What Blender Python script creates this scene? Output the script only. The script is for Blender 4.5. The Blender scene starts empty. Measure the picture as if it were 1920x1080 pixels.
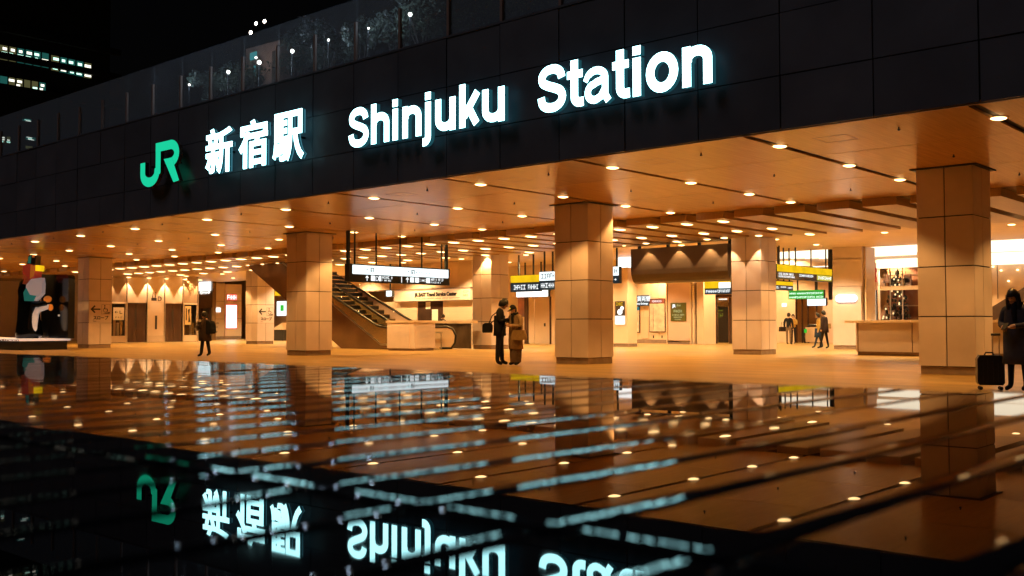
import bpy, bmesh, math, random
from mathutils import Vector, Matrix, Quaternion
random.seed(7)
R = math.radians
S = bpy.context.scene
COL = S.collection

# ---------------------------------------------------------------- camera
CAM = Vector((0, 0, 1.05)); FPX = 1911.98; YAW, PITCH, ROLL = 0.7261, 0.0368, -0.0019
FW = Vector((-math.sin(YAW) * math.cos(PITCH), math.cos(YAW) * math.cos(PITCH), math.sin(PITCH)))
_r = Vector((math.cos(YAW), math.sin(YAW), 0)); _u = _r.cross(FW)
RT = _r * math.cos(ROLL) + _u * math.sin(ROLL); UP = _u * math.cos(ROLL) - _r * math.sin(ROLL)
cd = bpy.data.cameras.new('camera'); cam = bpy.data.objects.new('camera', cd); COL.objects.link(cam)
M = Matrix((RT, UP, -FW)).transposed().to_4x4(); M.translation = CAM; cam.matrix_world = M
cd.sensor_width = 36; cd.lens = FPX / 1920 * 36; cd.clip_start = 0.02; cd.clip_end = 1200
cd.dof.use_dof = True; cd.dof.focus_distance = 26; cd.dof.aperture_fstop = 5.6
S.camera = cam

# ---------------------------------------------------------------- sky, light, exposure
W = bpy.data.worlds.new('World'); S.world = W; W.use_nodes = True
wn = W.node_tree.nodes; wl = W.node_tree.links
bg = wn['Background']; sky = wn.new('ShaderNodeTexSky'); sky.sky_type = 'NISHITA'; sky.sun_disc = False
sky.sun_elevation = R(-4); sky.sun_rotation = R(200)
wl.new(sky.outputs[0], bg.inputs[0]); bg.inputs[1].default_value = 0.05
city_glow = bpy.data.lights.new('city_glow', 'SUN'); city_glow.energy = 0.21; city_glow.angle = R(20); city_glow.color = (0.85, 0.85, 1.0)  # weak lamp standing in for city glow on the fascia at night
so = bpy.data.objects.new('city_glow', city_glow); COL.objects.link(so)
so.rotation_euler = Vector((0.25, 0.62, -0.9)).to_track_quat('-Z', 'Y').to_euler()
S.view_settings.view_transform = 'Standard'; S.view_settings.look = 'None'
S.view_settings.exposure = 0.0; S.view_settings.gamma = 1.0; S.view_settings.use_curve_mapping = False
S.render.engine = 'CYCLES'
cy = S.cycles
cy.max_bounces = 8; cy.diffuse_bounces = 4; cy.glossy_bounces = 4; cy.transmission_bounces = 4; cy.transparent_max_bounces = 10
cy.sample_clamp_indirect = 10.0; cy.caustics_reflective = False; cy.caustics_refractive = False
cy.use_denoising = True; cy.use_light_tree = True

LAMP = (1.0, 0.50, 0.125)          # warm downlights of the concourse
SPOT_W = 385.0
CEIL = 4.40; FY = 16.0

# ---------------------------------------------------------------- helpers
def ray(px, py): return FW + RT * ((px - 960) / FPX) - UP * ((py - 540) / FPX)
def PY(px, py, Y): v = ray(px, py); return CAM + v * (Y / v.y)
def PXX(px, py, X): v = ray(px, py); return CAM + v * (X / v.x)
def PZ(px, py, z): v = ray(px, py); return CAM + v * ((z - 1.05) / v.z)

def tag(o, label=None, cat=None, group=None, kind=None):
    if label: o['label'] = label
    if cat: o['category'] = cat
    if group: o['group'] = group
    if kind: o['kind'] = kind
    return o
def thing(name, label, cat, loc=(0, 0, 0), rz=0, group=None):
    o = bpy.data.objects.new(name, None); COL.objects.link(o); o.location = loc; o.rotation_euler = (0, 0, rz)
    o.empty_display_size = 0.2
    return tag(o, label, cat, group)
def link(name, me, parent=None, loc=(0, 0, 0), rot=(0, 0, 0)):
    o = bpy.data.objects.new(name, me); COL.objects.link(o); o.parent = parent; o.location = loc; o.rotation_euler = rot
    return o
def copy_tree(o, parent=None):
    c = o.copy(); COL.objects.link(c); c.parent = parent
    for ch in list(o.children): copy_tree(ch, c)
    return c

class MB:
    def __init__(s): s.v = []; s.f = []; s.m = []; s.cur = 0; s.smooth = set()
    def mat(s, i): s.cur = i; return s
    def add(s, vs, fs, smooth=False):
        n = len(s.v); s.v += [tuple(v) for v in vs]
        for f in fs:
            if smooth: s.smooth.add(len(s.f))
            s.f.append([n + i for i in f]); s.m.append(s.cur)
        return s
    def box(s, x0, x1, y0, y1, z0, z1):
        if x0 > x1: x0, x1 = x1, x0
        if y0 > y1: y0, y1 = y1, y0
        if z0 > z1: z0, z1 = z1, z0
        return s.add([(x0, y0, z0), (x1, y0, z0), (x1, y1, z0), (x0, y1, z0), (x0, y0, z1), (x1, y0, z1), (x1, y1, z1), (x0, y1, z1)],
                     [(3, 2, 1, 0), (4, 5, 6, 7), (0, 1, 5, 4), (1, 2, 6, 5), (2, 3, 7, 6), (3, 0, 4, 7)])
    def prism(s, poly, a0, a1, axis='y'):
        # poly: list of 2-D points (x,z) for axis y, (y,z) for axis x, (x,y) for axis z
        def P(p, a): return {'y': (p[0], a, p[1]), 'x': (a, p[0], p[1]), 'z': (p[0], p[1], a)}[axis]
        n = len(poly)
        return s.add([P(p, a0) for p in poly] + [P(p, a1) for p in poly],
                     [list(range(n))[::-1], list(range(n, 2 * n))] + [(i, (i + 1) % n, n + (i + 1) % n, n + i) for i in range(n)])
    def tube(s, pts, rad, n=8, caps=True):
        pts = [Vector(p) for p in pts]; rs = rad if isinstance(rad, (list, tuple)) else [rad] * len(pts)
        rings = []; prev = None
        for i, p in enumerate(pts):
            d = (pts[min(i + 1, len(pts) - 1)] - pts[max(i - 1, 0)])
            d = d.normalized() if d.length > 1e-9 else Vector((0, 0, 1))
            a = prev if prev is not None else (Vector((0, 0, 1)) if abs(d.z) < .9 else Vector((1, 0, 0)))
            b = d.cross(a).normalized(); a = b.cross(d).normalized(); prev = a
            rings.append([p + (a * math.cos(t) + b * math.sin(t)) * rs[i] for t in [2 * math.pi * k / n for k in range(n)]])
        vs = [v for r_ in rings for v in r_]; fs = []
        for i in range(len(pts) - 1):
            for k in range(n): fs.append((i * n + k, i * n + (k + 1) % n, (i + 1) * n + (k + 1) % n, (i + 1) * n + k))
        s.add(vs, fs, True)
        if caps: s.add(rings[0], [list(range(n))]); s.add(rings[-1], [list(range(n))[::-1]])
        return s
    def lathe(s, prof, n=20, c=(0, 0, 0), sx=1, sy=1):
        vs = []; fs = []
        for r_, z in prof:
            for k in range(n):
                t = 2 * math.pi * k / n; vs.append((c[0] + r_ * sx * math.cos(t), c[1] + r_ * sy * math.sin(t), c[2] + z))
        for i in range(len(prof) - 1):
            for k in range(n): fs.append((i * n + k, i * n + (k + 1) % n, (i + 1) * n + (k + 1) % n, (i + 1) * n + k))
        s.add(vs, fs, True); m = len(prof) - 1
        s.add(vs[:n], [list(range(n))[::-1]]); s.add(vs[m * n:], [list(range(n))])
        return s
    def ell(s, c, rx, ry, rz, n=12, m=8, rot=None):
        vs = []; fs = []
        for i in range(m + 1):
            ph = math.pi * i / m
            for k in range(n):
                t = 2 * math.pi * k / n
                p = Vector((rx * math.sin(ph) * math.cos(t), ry * math.sin(ph) * math.sin(t), rz * math.cos(ph)))
                if rot: p = rot @ p
                vs.append(Vector(c) + p)
        for i in range(m):
            for k in range(n): fs.append((i * n + k, (i + 1) * n + k, (i + 1) * n + (k + 1) % n, i * n + (k + 1) % n))
        return s.add(vs, fs, True)
    def mesh(s, name, mats):
        me = bpy.data.meshes.new(name); me.from_pydata(s.v, [], s.f)
        for m_ in (mats if isinstance(mats, (list, tuple)) else [mats]): me.materials.append(m_)
        me.polygons.foreach_set('material_index', s.m)
        me.polygons.foreach_set('use_smooth', [i in s.smooth for i in range(len(s.f))])
        me.update(); return me
    def build(s, name, mats, parent=None, loc=(0, 0, 0), rot=(0, 0, 0)): return link(name, s.mesh(name, mats), parent, loc, rot)
def B(name, m, parent, *b): return MB().box(*b).build(name, m, parent)

# ---------------------------------------------------------------- materials
def mat(name, col, rough=.5, metal=0, spec=.5, var=.0, vscale=4, stretch=(1, 1, 1), bump=0, bscale=60, emit=None, es=0, coat=0, rvar=0, col2=None):
    m = bpy.data.materials.new(name); m.use_nodes = True; nt = m.node_tree; b = nt.nodes['Principled BSDF']
    b.inputs['Base Color'].default_value = (*col, 1); b.inputs['Roughness'].default_value = rough; b.inputs['Metallic'].default_value = metal
    b.inputs['Specular IOR Level'].default_value = spec
    if coat: b.inputs['Coat Weight'].default_value = coat; b.inputs['Coat Roughness'].default_value = .05
    if emit: b.inputs['Emission Color'].default_value = (*emit, 1); b.inputs['Emission Strength'].default_value = es
    if var or bump or rvar or col2:
        tc = nt.nodes.new('ShaderNodeTexCoord'); mp = nt.nodes.new('ShaderNodeMapping'); mp.inputs['Scale'].default_value = stretch
        geo = nt.nodes.new('ShaderNodeNewGeometry')
        nt.links.new(geo.outputs['Position'], mp.inputs[0])
    if var or rvar or col2:
        n = nt.nodes.new('ShaderNodeTexNoise'); n.inputs['Scale'].default_value = vscale; n.inputs['Detail'].default_value = 6
        nt.links.new(mp.outputs[0], n.inputs['Vector'])
        if var or col2:
            cr = nt.nodes.new('ShaderNodeValToRGB'); cr.color_ramp.elements[0].position = .3; cr.color_ramp.elements[1].position = .7
            c2 = col2 or tuple(min(1, c * (1 + var)) for c in col); c1 = col if col2 else tuple(c * (1 - var) for c in col)
            cr.color_ramp.elements[0].color = (*c1, 1); cr.color_ramp.elements[1].color = (*c2, 1)
            nt.links.new(n.outputs[0], cr.inputs[0]); nt.links.new(cr.outputs[0], b.inputs['Base Color'])
        if rvar:
            mr = nt.nodes.new('ShaderNodeMapRange'); mr.inputs[3].default_value = max(0, rough - rvar); mr.inputs[4].default_value = rough + rvar
            nt.links.new(n.outputs[0], mr.inputs[0]); nt.links.new(mr.outputs[0], b.inputs['Roughness'])
    if bump:
        n2 = nt.nodes.new('ShaderNodeTexNoise'); n2.inputs['Scale'].default_value = bscale; n2.inputs['Detail'].default_value = 3
        nt.links.new(mp.outputs[0], n2.inputs['Vector'])
        bp = nt.nodes.new('ShaderNodeBump'); bp.inputs['Strength'].default_value = bump; bp.inputs['Distance'].default_value = .01
        nt.links.new(n2.outputs[0], bp.inputs['Height']); nt.links.new(bp.outputs[0], b.inputs['Normal'])
    return m
def glow(name, col, st, var=0, vscale=3):
    m = bpy.data.materials.new(name); m.use_nodes = True; nt = m.node_tree; nt.nodes.remove(nt.nodes['Principled BSDF'])
    e = nt.nodes.new('ShaderNodeEmission'); e.inputs[0].default_value = (*col, 1); e.inputs[1].default_value = st
    nt.links.new(e.outputs[0], nt.nodes['Material Output'].inputs[0])
    if var:
        g = nt.nodes.new('ShaderNodeNewGeometry'); n = nt.nodes.new('ShaderNodeTexNoise'); n.inputs['Scale'].default_value = vscale
        nt.links.new(g.outputs['Position'], n.inputs['Vector']); mr = nt.nodes.new('ShaderNodeMapRange')
        mr.inputs[1].default_value = .35; mr.inputs[2].default_value = .65
        mr.inputs[3].default_value = st * (1 - var); mr.inputs[4].default_value = st * (1 + var)
        nt.links.new(n.outputs[0], mr.inputs[0]); nt.links.new(mr.outputs[0], e.inputs[1])
    return m
def glass(name, tint=(1, 1, 1), refl=1.5, haze=0):
    m = bpy.data.materials.new(name); m.use_nodes = True; nt = m.node_tree; nt.nodes.remove(nt.nodes['Principled BSDF'])
    t = nt.nodes.new('ShaderNodeBsdfTransparent'); t.inputs[0].default_value = (*tint, 1)
    g = nt.nodes.new('ShaderNodeBsdfGlossy'); g.inputs['Roughness'].default_value = .02
    ge = nt.nodes.new('ShaderNodeNewGeometry'); mu = nt.nodes.new('ShaderNodeMath'); mu.operation = 'SUBTRACT'; mu.inputs[0].default_value = 1
    nt.links.new(ge.outputs['Backfacing'], mu.inputs[1]); ml = nt.nodes.new('ShaderNodeMath'); ml.operation = 'MULTIPLY'
    f = nt.nodes.new('ShaderNodeFresnel'); f.inputs[0].default_value = refl; mx = nt.nodes.new('ShaderNodeMixShader')
    nt.links.new(f.outputs[0], ml.inputs[0]); nt.links.new(mu.outputs[0], ml.inputs[1])
    nt.links.new(ml.outputs[0], mx.inputs[0]); nt.links.new(t.outputs[0], mx.inputs[1]); nt.links.new(g.outputs[0], mx.inputs[2])
    out = mx.outputs[0]
    if haze:      # reflected plaza glow painted as a pale film on the pane
        d = nt.nodes.new('ShaderNodeBsdfDiffuse'); d.inputs[0].default_value = (.55, .6, .66, 1); m2 = nt.nodes.new('ShaderNodeMixShader'); m2.inputs[0].default_value = haze
        nt.links.new(out, m2.inputs[1]); nt.links.new(d.outputs[0], m2.inputs[2]); out = m2.outputs[0]
    nt.links.new(out, nt.nodes['Material Output'].inputs[0]); return m

def vary(m, amt):
    nt = m.node_tree; b = nt.nodes['Principled BSDF']; oi = nt.nodes.new('ShaderNodeObjectInfo'); hs = nt.nodes.new('ShaderNodeHueSaturation'); mr = nt.nodes.new('ShaderNodeMapRange')
    mr.inputs[3].default_value = 1 - amt; mr.inputs[4].default_value = 1 + amt; nt.links.new(oi.outputs['Random'], mr.inputs[0]); nt.links.new(mr.outputs[0], hs.inputs['Value'])
    src = b.inputs['Base Color'].links[0].from_socket; nt.links.new(src, hs.inputs['Color']); nt.links.new(hs.outputs[0], b.inputs['Base Color']); return m
MFLOOR = mat('floor_stone', (.285, .175, .05), .34, spec=.45, var=.34, vscale=.8, stretch=(.45, 2.0, 1), bump=.15, bscale=25)
MCEIL = mat('ceiling_laminate', (.50, .275, .07), .24, spec=.5, var=.10, vscale=3, stretch=(9, .35, 1), rvar=.05)
MCEILB = mat('ceiling_beam_laminate', (.40, .25, .09), .3, var=.08, vscale=3, stretch=(9, .35, 1))  # beams darkened in colour for the shade around them
MDARK = mat('dark_void', (.03, .022, .015), .7)
MPANEL = mat('pillar_stone', (.64, .54, .54), .33, spec=.4, var=.05, vscale=2.2, bump=.05, bscale=90)
MPLINTH = mat('plinth_stone', (.27, .19, .15), .25, var=.15, vscale=5)
MFASC = mat('fascia_enamel', (.125, .117, .132), .36, spec=.35, var=.12, vscale=1.2, rvar=.08)
vary(MPANEL, .09); vary(MFASC, .10); vary(MCEIL, .05)
MBLACK = mat('black_metal', (.012, .012, .014), .4)
MBEIGE = mat('beige_wall', (.66, .50, .36), .45, var=.05, vscale=1.5)
MBEIGE2 = mat('pale_wall', (.72, .56, .42), .4, var=.05, vscale=1.2)
MPINK = mat('pink_panel', (.72, .52, .45), .35, var=.04, vscale=1)
MSTEEL = mat('brushed_steel', (.55, .50, .45), .28, metal=.9, var=.15, vscale=3, stretch=(1, 1, 8))
MDSTEEL = mat('dark_steel', (.13, .10, .075), .28, metal=.7, var=.3, vscale=2, stretch=(1.5, 1, .5))
MGOLD = mat('bronze_cladding', (.60, .42, .19), .26, metal=.75, var=.2, vscale=1.2)
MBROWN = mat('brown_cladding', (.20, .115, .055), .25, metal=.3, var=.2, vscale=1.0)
MDOOR = mat('bronze_door', (.10, .055, .035), .22, metal=.5, var=.3, vscale=2, stretch=(1, 2, .4))
MUPPER = mat('brown_panel', (.30, .19, .11), .5, var=.06, vscale=2)
MRUB = mat('black_rubber', (.015, .013, .012), .35)
MWHITE = glow('sign_white', (1, .98, .92), 2.2)
MWHITEC = glow('sign_cool_white', (.86, .98, 1.0), 1.5)
MPRINT = glow('sign_glyph_white', (.95, 1, 1), 1.3)
MSIGNBK = mat('sign_black', (.012, .016, .018), .3)
MNAVY = mat('sign_navy', (.008, .022, .035), .3, emit=(.01, .03, .05), es=.6)
MYEL = glow('sign_yellow', (1.0, .60, .01), .95, .12, 1.5)
MGREEN = glow('sign_green', (.06, .62, .05), .9)
MINK = mat('sign_ink', (.02, .015, .012), .6)
MGLASS = glass('balustrade_glass', (.80, .86, .90), 1.45, .21)
MWGLASS = glass('window_glass', (.8, .78, .74), 1.4)
MLETTER = glow('letter_face', (.42, .94, 1.0), 7.0)
MLSIDE = glow('letter_side', (.012, .07, .09), 1.0)
MHALO = glow('letter_back', (.10, .38, .50), .65)
MJR = glow('logo_face', (.010, .56, .30), 1.15)
MJRS = mat('logo_side', (.10, .05, .04), .4)
MLENS = glow('lamp_lens', (1.0, .62, .25), 7)
MTRIM = mat('lamp_trim', (.5, .36, .2), .3, metal=.6)
def lacquer():
    m = bpy.data.materials.new('bench_lacquer'); m.use_nodes = True; nt = m.node_tree; nt.nodes.remove(nt.nodes['Principled BSDF'])
    d = nt.nodes.new('ShaderNodeBsdfDiffuse'); d.inputs[0].default_value = (.005, .005, .006, 1)
    g = nt.nodes.new('ShaderNodeBsdfGlossy'); g.inputs[0].default_value = (.64, .62, .62, 1)
    f = nt.nodes.new('ShaderNodeFresnel'); f.inputs[0].default_value = 1.42; mx = nt.nodes.new('ShaderNodeMixShader')
    ge = nt.nodes.new('ShaderNodeNewGeometry'); n = nt.nodes.new('ShaderNodeTexNoise'); n.inputs['Scale'].default_value = 7; n.inputs['Detail'].default_value = 5
    mr = nt.nodes.new('ShaderNodeMapRange'); mr.inputs[1].default_value = .45; mr.inputs[2].default_value = .75; mr.inputs[3].default_value = .006; mr.inputs[4].default_value = .05
    nt.links.new(ge.outputs['Position'], n.inputs['Vector']); nt.links.new(n.outputs[0], mr.inputs[0]); nt.links.new(mr.outputs[0], g.inputs['Roughness'])
    nt.links.new(f.outputs[0], mx.inputs[0]); nt.links.new(d.outputs[0], mx.inputs[1]); nt.links.new(g.outputs[0], mx.inputs[2])
    nt.links.new(mx.outputs[0], nt.nodes['Material Output'].inputs[0]); return m
MBENCH = lacquer()
MBENCHD = mat('bench_frame', (.004, .004, .004), .6)

# ---------------------------------------------------------------- ground
MB().add([(-420, -160, 0), (200, -160, 0), (200, 420, 0), (-420, 420, 0)], [(0, 1, 2, 3)]).build('floor', MFLOOR)['kind'] = 'structure'

# ---------------------------------------------------------------- canopy building: fascia in enamel panels
bld = thing('station_building', 'long dark station canopy with enamel fascia panels above the lit concourse', 'building', (0, FY, 0))
PX0, PW = -25.87, 1.619
rows = [(4.385, 5.318), (5.324, 6.398), (6.404, 7.50)]
fmesh = []
for z0, z1 in rows:
    g = .012
    fmesh.append(MB().box(g, PW - g, 0, .03, z0 + g * .6, z1 - g * .6).mesh('fascia_panel', MFASC))
for k in range(-26, 19):
    for r_ in range(3):
        link('fascia_panel', fmesh[r_], bld, (PX0 + PW * k, random.uniform(-.002, .002), 0), (random.uniform(-.0015, .0015), 0, random.uniform(-.002, .002)))
B('fascia_backing', MDARK, bld, PX0 - 26 * PW, PX0 + 19 * PW, .034, .30, 4.46, 7.44)
B('parapet_coping', MFASC, bld, PX0 - 26 * PW, PX0 + 19 * PW, -.02, .45, 7.505, 7.55)
B('soffit_trim', mat('soffit_trim', (.20, .13, .08), .4), bld, PX0 - 26 * PW, PX0 + 19 * PW, .012, .06, 4.362, 4.384)
B('roof_deck', MDARK, bld, PX0 - 26 * PW, PX0 + 19 * PW, .46, 44.0, 7.30, 7.49)

# glass balustrade on the roof edge
bal = thing('glass_balustrade', 'glass balustrade with slim metal posts along the roof edge', 'balustrade', (0, FY + .06, 7.552))
MPOST = mat('post_metal', (.36, .22, .17), .45)
pm = MB().box(-.035, .035, -.03, .03, 0, .98).mesh('post', MPOST)
gm = MB().box(.012, PW - .012, .034, .05, .02, 1.57).mesh('pane', MGLASS)
for k in range(-14, 13):
    link('post', pm, bal, (PX0 + PW * k, 0, 0)); link('pane', gm, bal, (PX0 + PW * k, 0, 0))

# ---------------------------------------------------------------- ceiling: panels, slots, hatches, beams
ceil = B('ceiling', MDARK, None, -78, 6, 16.07, 43.2, 4.46, 4.60); ceil['kind'] = 'structure'
slot_k = {-1: -1.07, -2: -2.24, -3: -3.28, -4: -4.28, -5: -5.26, -6: -6.2, -7: -7.2, -8: -8.25, -9: -9.3, -10: -10.35, -11: -11.4, -12: -12.4, -13: -13.4}
slots = {i: -24.24 + 3.848 * slot_k.get(i, i) for i in range(-13, 7)}
SX = [slots[i] for i in sorted(slots)]
JY = [16.07, 19.05, 22.5, 26.5]
for a in range(len(SX) - 1):
    for j in range(3):
        B('ceiling_panel', MCEIL, ceil, SX[a] + .085, SX[a + 1] - .085, JY[j] + .011, JY[j + 1] - .011, CEIL, CEIL + .04)
MLINE = mat('joint_line', (.16, .085, .03), .6)
for a in range(3, len(SX) - 1):
    cx = (SX[a] + SX[a + 1]) / 2
    if a > 12: cx = SX[a] + 1.1
    y0 = 17.2
    m = MB()
    for x0, x1, q0, q1 in ((-.3, .3, 0, .012), (-.3, .3, .588, .6), (-.3, -.288, .0125, .5875), (.288, .3, .0125, .5875)): m.box(cx + x0, cx + x1, y0 + q0, y0 + q1, CEIL - .003, CEIL - .001)
    m.build('hatch_frame', MLINE, ceil)
    for sx_, sy_ in ((.9, 17.2), (.4, 20.7), (.9, 24.2)):
        MB().lathe([(.012, -.06), (.03, -.045), (.012, -.03), (.012, 0)], 8, (SX[a] + 1.9 + sx_ * .5, sy_, CEIL - .001)).build('sprinkler', MDARK, ceil)
# drop beams behind the flat soffit
BX = [-16.96 + 1.28 * k for k in range(-40, 12)]
for x in BX:
    x0 = x - .02
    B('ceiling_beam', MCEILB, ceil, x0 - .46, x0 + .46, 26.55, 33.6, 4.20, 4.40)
B('ceiling_sheet', MBROWN, ceil, -78, 6, 26.52, 33.9, 4.405, 4.455)  # shade between the beams put into the sheet's dark colour
for k in range(22):
    x0 = -78 + k * 3.82
    B('ceiling_panel', MBEIGE, ceil, x0 + .01, x0 + 3.81, 33.92, 43.2, 4.41, 4.455)
    B('ceiling_panel', MBEIGE, ceil, x0 + .01, x0 + 3.81, 43.22, 61.9, 4.90, 4.94)
B('ceiling_step', MBEIGE, ceil, -78, 6, 43.205, 43.215, 4.41, 4.95)
ordn = ['first', 'second', 'third', 'fourth', 'fifth', 'sixth', 'seventh', 'eighth', 'ninth', 'tenth', 'eleventh', 'twelfth', 'thirteenth', 'fourteenth',
        'fifteenth', 'sixteenth', 'seventeenth', 'eighteenth', 'nineteenth', 'twentieth']
def ordw(i):
    tens = ['', '', 'twenty', 'thirty', 'forty']
    if i < 20: return ordn[i]
    t, u = divmod(i + 1, 10)
    return {20: 'twentieth', 30: 'thirtieth', 40: 'fortieth'}[i + 1] if u == 0 else tens[t] + '-' + ordn[u - 1]

# downlights
lens_me = MB().lathe([(.001, -.036), (.06, -.031), (.10, -.019), (.128, -.004), (.128, 0)], 18, sy=1.3).mesh('lens', MLENS)
trim_me = MB().lathe([(.131, -.008), (.150, -.008), (.155, 0), (.131, 0)], 18, sy=1.27).mesh('trim', MTRIM)
lensB_me = MB().lathe([(.001, -.040), (.06, -.034), (.10, -.020), (.13, -.004), (.13, 0)], 16, sy=2.4).mesh('lens', MLENS)
trimB_me = MB().lathe([(.133, -.008), (.15, -.008), (.155, 0), (.133, 0)], 16, sy=2.3).mesh('trim', MTRIM)
spotd = bpy.data.lights.new('downlight_lamp', 'SPOT'); spotd.energy = SPOT_W; spotd.color = LAMP
spotd.spot_size = R(108); spotd.spot_blend = .38; spotd.shadow_soft_size = .06
spotB = bpy.data.lights.new('beam_lamp', 'SPOT'); spotB.energy = SPOT_W * 1.35; spotB.color = (1, .56, .17)
spotB.spot_size = R(100); spotB.spot_blend = .35; spotB.shadow_soft_size = .07
def downlight(x, y, z, label, group, lm, tm, ld):
    t = thing('downlight', label, 'downlight', (x, y, z), 0, group)
    link('lens', lm, t); link('trim', tm, t)
    if ld:
        o = bpy.data.objects.new('lamp', ld); COL.objects.link(o); o.parent = t; o.location = (0, 0, -.075)
    return t
rowY = [17.52, 20.64, 23.44, 25.74]
rowname = ['nearest the fascia', 'second from the fascia', 'third from the fascia', 'fourth from the fascia']
idx = sorted(slots, reverse=True)
for n, i in enumerate(idx):
    if i > 5: continue
    for j, y in enumerate(rowY):
        downlight(slots[i], y, CEIL - .001, f'round ceiling downlight {rowname[j]} in the {ordw(n - 1)} dark slot from right', 'downlights in the ceiling slots', lens_me, trim_me, spotd)
for j, y in enumerate((27.32, 30.45, 33.2)):
    for n, x in enumerate(reversed(BX)):
        if x < -58 or x > -15.5: continue
        if j == 2 and (n % 2): continue
        downlight(x, y, 4.199, f'oval downlight on the {ordw(n)} ceiling beam from right, {["near", "middle", "far"][j]} end', 'downlights under the ceiling beams', lensB_me, trimB_me, spotB if (n + j) % 2 == 0 else None)
# concourse lamps further in
spotC = bpy.data.lights.new('hall_lamp', 'SPOT'); spotC.energy = 1350; spotC.color = (1, .68, .31); spotC.spot_size = R(125); spotC.spot_blend = .5; spotC.shadow_soft_size = .1
for j, y in enumerate((36.6, 40.2)):
    for n in range(15):
        x = -66 + n * 4.3
        downlight(x, y, 4.409, f'small hall downlight, {ordw(n)} from left in the {["near", "far"][j]} row behind the beams', 'downlights deep in the hall', lens_me, trim_me, spotC)
for j, y in enumerate((45.4, 49.0, 54.0)):
    for n in range(12):
        x = -66 + n * 4.8
        downlight(x, y, 4.898, f'inner hall downlight, {ordw(n)} from left in {["front", "middle", "back"][j]} row of raised ceiling', 'downlights in the raised ceiling', lens_me, trim_me, spotC)

# ---------------------------------------------------------------- pillars
PWD = 1.165; PR = 1.058
g = .0125
panel_me = MB().box(g, PWD / 2 - g, 0, .035, g, PR - g).mesh('cladding_panel', MPANEL)
plinth_me = MB().box(-PWD / 2 + .03, PWD / 2 - .03, -PWD / 2 + .03, PWD / 2 - .03, 0, .165).mesh('plinth', MPLINTH)
core_me = MB().box(-PWD / 2 + .03, PWD / 2 - .03, -PWD / 2 + .03, PWD / 2 - .03, .17, 4.398).mesh('core', MDARK)
cap_me = MB().box(-PWD / 2 - .10, PWD / 2 + .10, -PWD / 2 - .10, PWD / 2 + .10, 4.376, 4.399).mesh('collar', MDARK)
def pillar(cx, cy, label, cap=True):   # cx, cy : front right corner
    t = thing('pillar', label, 'pillar', (cx - PWD / 2, cy + PWD / 2, 0), 0, 'panel clad square pillars of the concourse')
    link('plinth', plinth_me, t); link('core', core_me, t)
    if cap: link('collar', cap_me, t)
    for s_ in range(4):
        a = s_ * math.pi / 2
        for c in range(2):
            for r_ in range(4):
                p = Matrix.Rotation(a, 3, 'Z') @ Vector((-PWD / 2 + c * PWD / 2, -PWD / 2, 0))
                link('cladding_panel', panel_me, t, (p.x, p.y, .166 + r_ * PR), (0, 0, a + random.uniform(-.002, .002)))
    return t
pillar(-6.85, 22.15, 'nearest and largest square pillar, beside the woman with the suitcase')
pillar(-16.73, 21.93, 'square pillar clad in beige panels right of the standing couple')
pillar(-29.46, 22.18, 'square pillar in front of the escalator underside')
P1 = pillar(-47.88, 23.2, 'pillar with slope sign standing beside the sculpture platform')
pillar(-17.35, 32.8, 'square pillar at the right end of the hanging dark board', False)
P2 = pillar(-50.0, 34.2, 'farther pillar with slope sign left of the escalator', False)
pillar(-30.8, 33.3, 'square pillar right of the service centre sign, behind the couple', False)
pillar(-66.6, 29.6, 'distant pillar left of the sculpture at the edge of the hall', False)
pillar(3.2, 22.1, 'square pillar beyond the right edge of the picture')

# ---------------------------------------------------------------- text helper
def text_mesh(s, size, m, bevel=0, extrude=.002, align='LEFT', sx=1):
    c = bpy.data.curves.new('text', 'FONT'); c.body = s; c.size = size; c.extrude = extrude; c.align_x = align
    c.resolution_u = 4
    if bevel: c.bevel_depth = bevel; c.bevel_resolution = 1
    o = bpy.data.objects.new('text', c); COL.objects.link(o)
    dg = bpy.context.evaluated_depsgraph_get(); dg.update()
    me = bpy.data.meshes.new_from_object(o.evaluated_get(dg)); bpy.data.objects.remove(o); bpy.data.curves.remove(c)
    me.name = 'text'; me.materials.clear(); me.materials.append(m)
    if sx != 1: me.transform(Matrix.Diagonal((sx, 1, 1, 1)))
    return me
FRONT = (R(90), 0, 0)                 # text read from -Y
SIDE = (R(90), 0, R(90))              # text read from +X
def text(s, size, m, parent, loc, rot=FRONT, bevel=0, align='LEFT', sx=1, name='lettering'):
    return link(name, text_mesh(s, size, m, bevel, .002, align, sx), parent, loc, rot)

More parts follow.
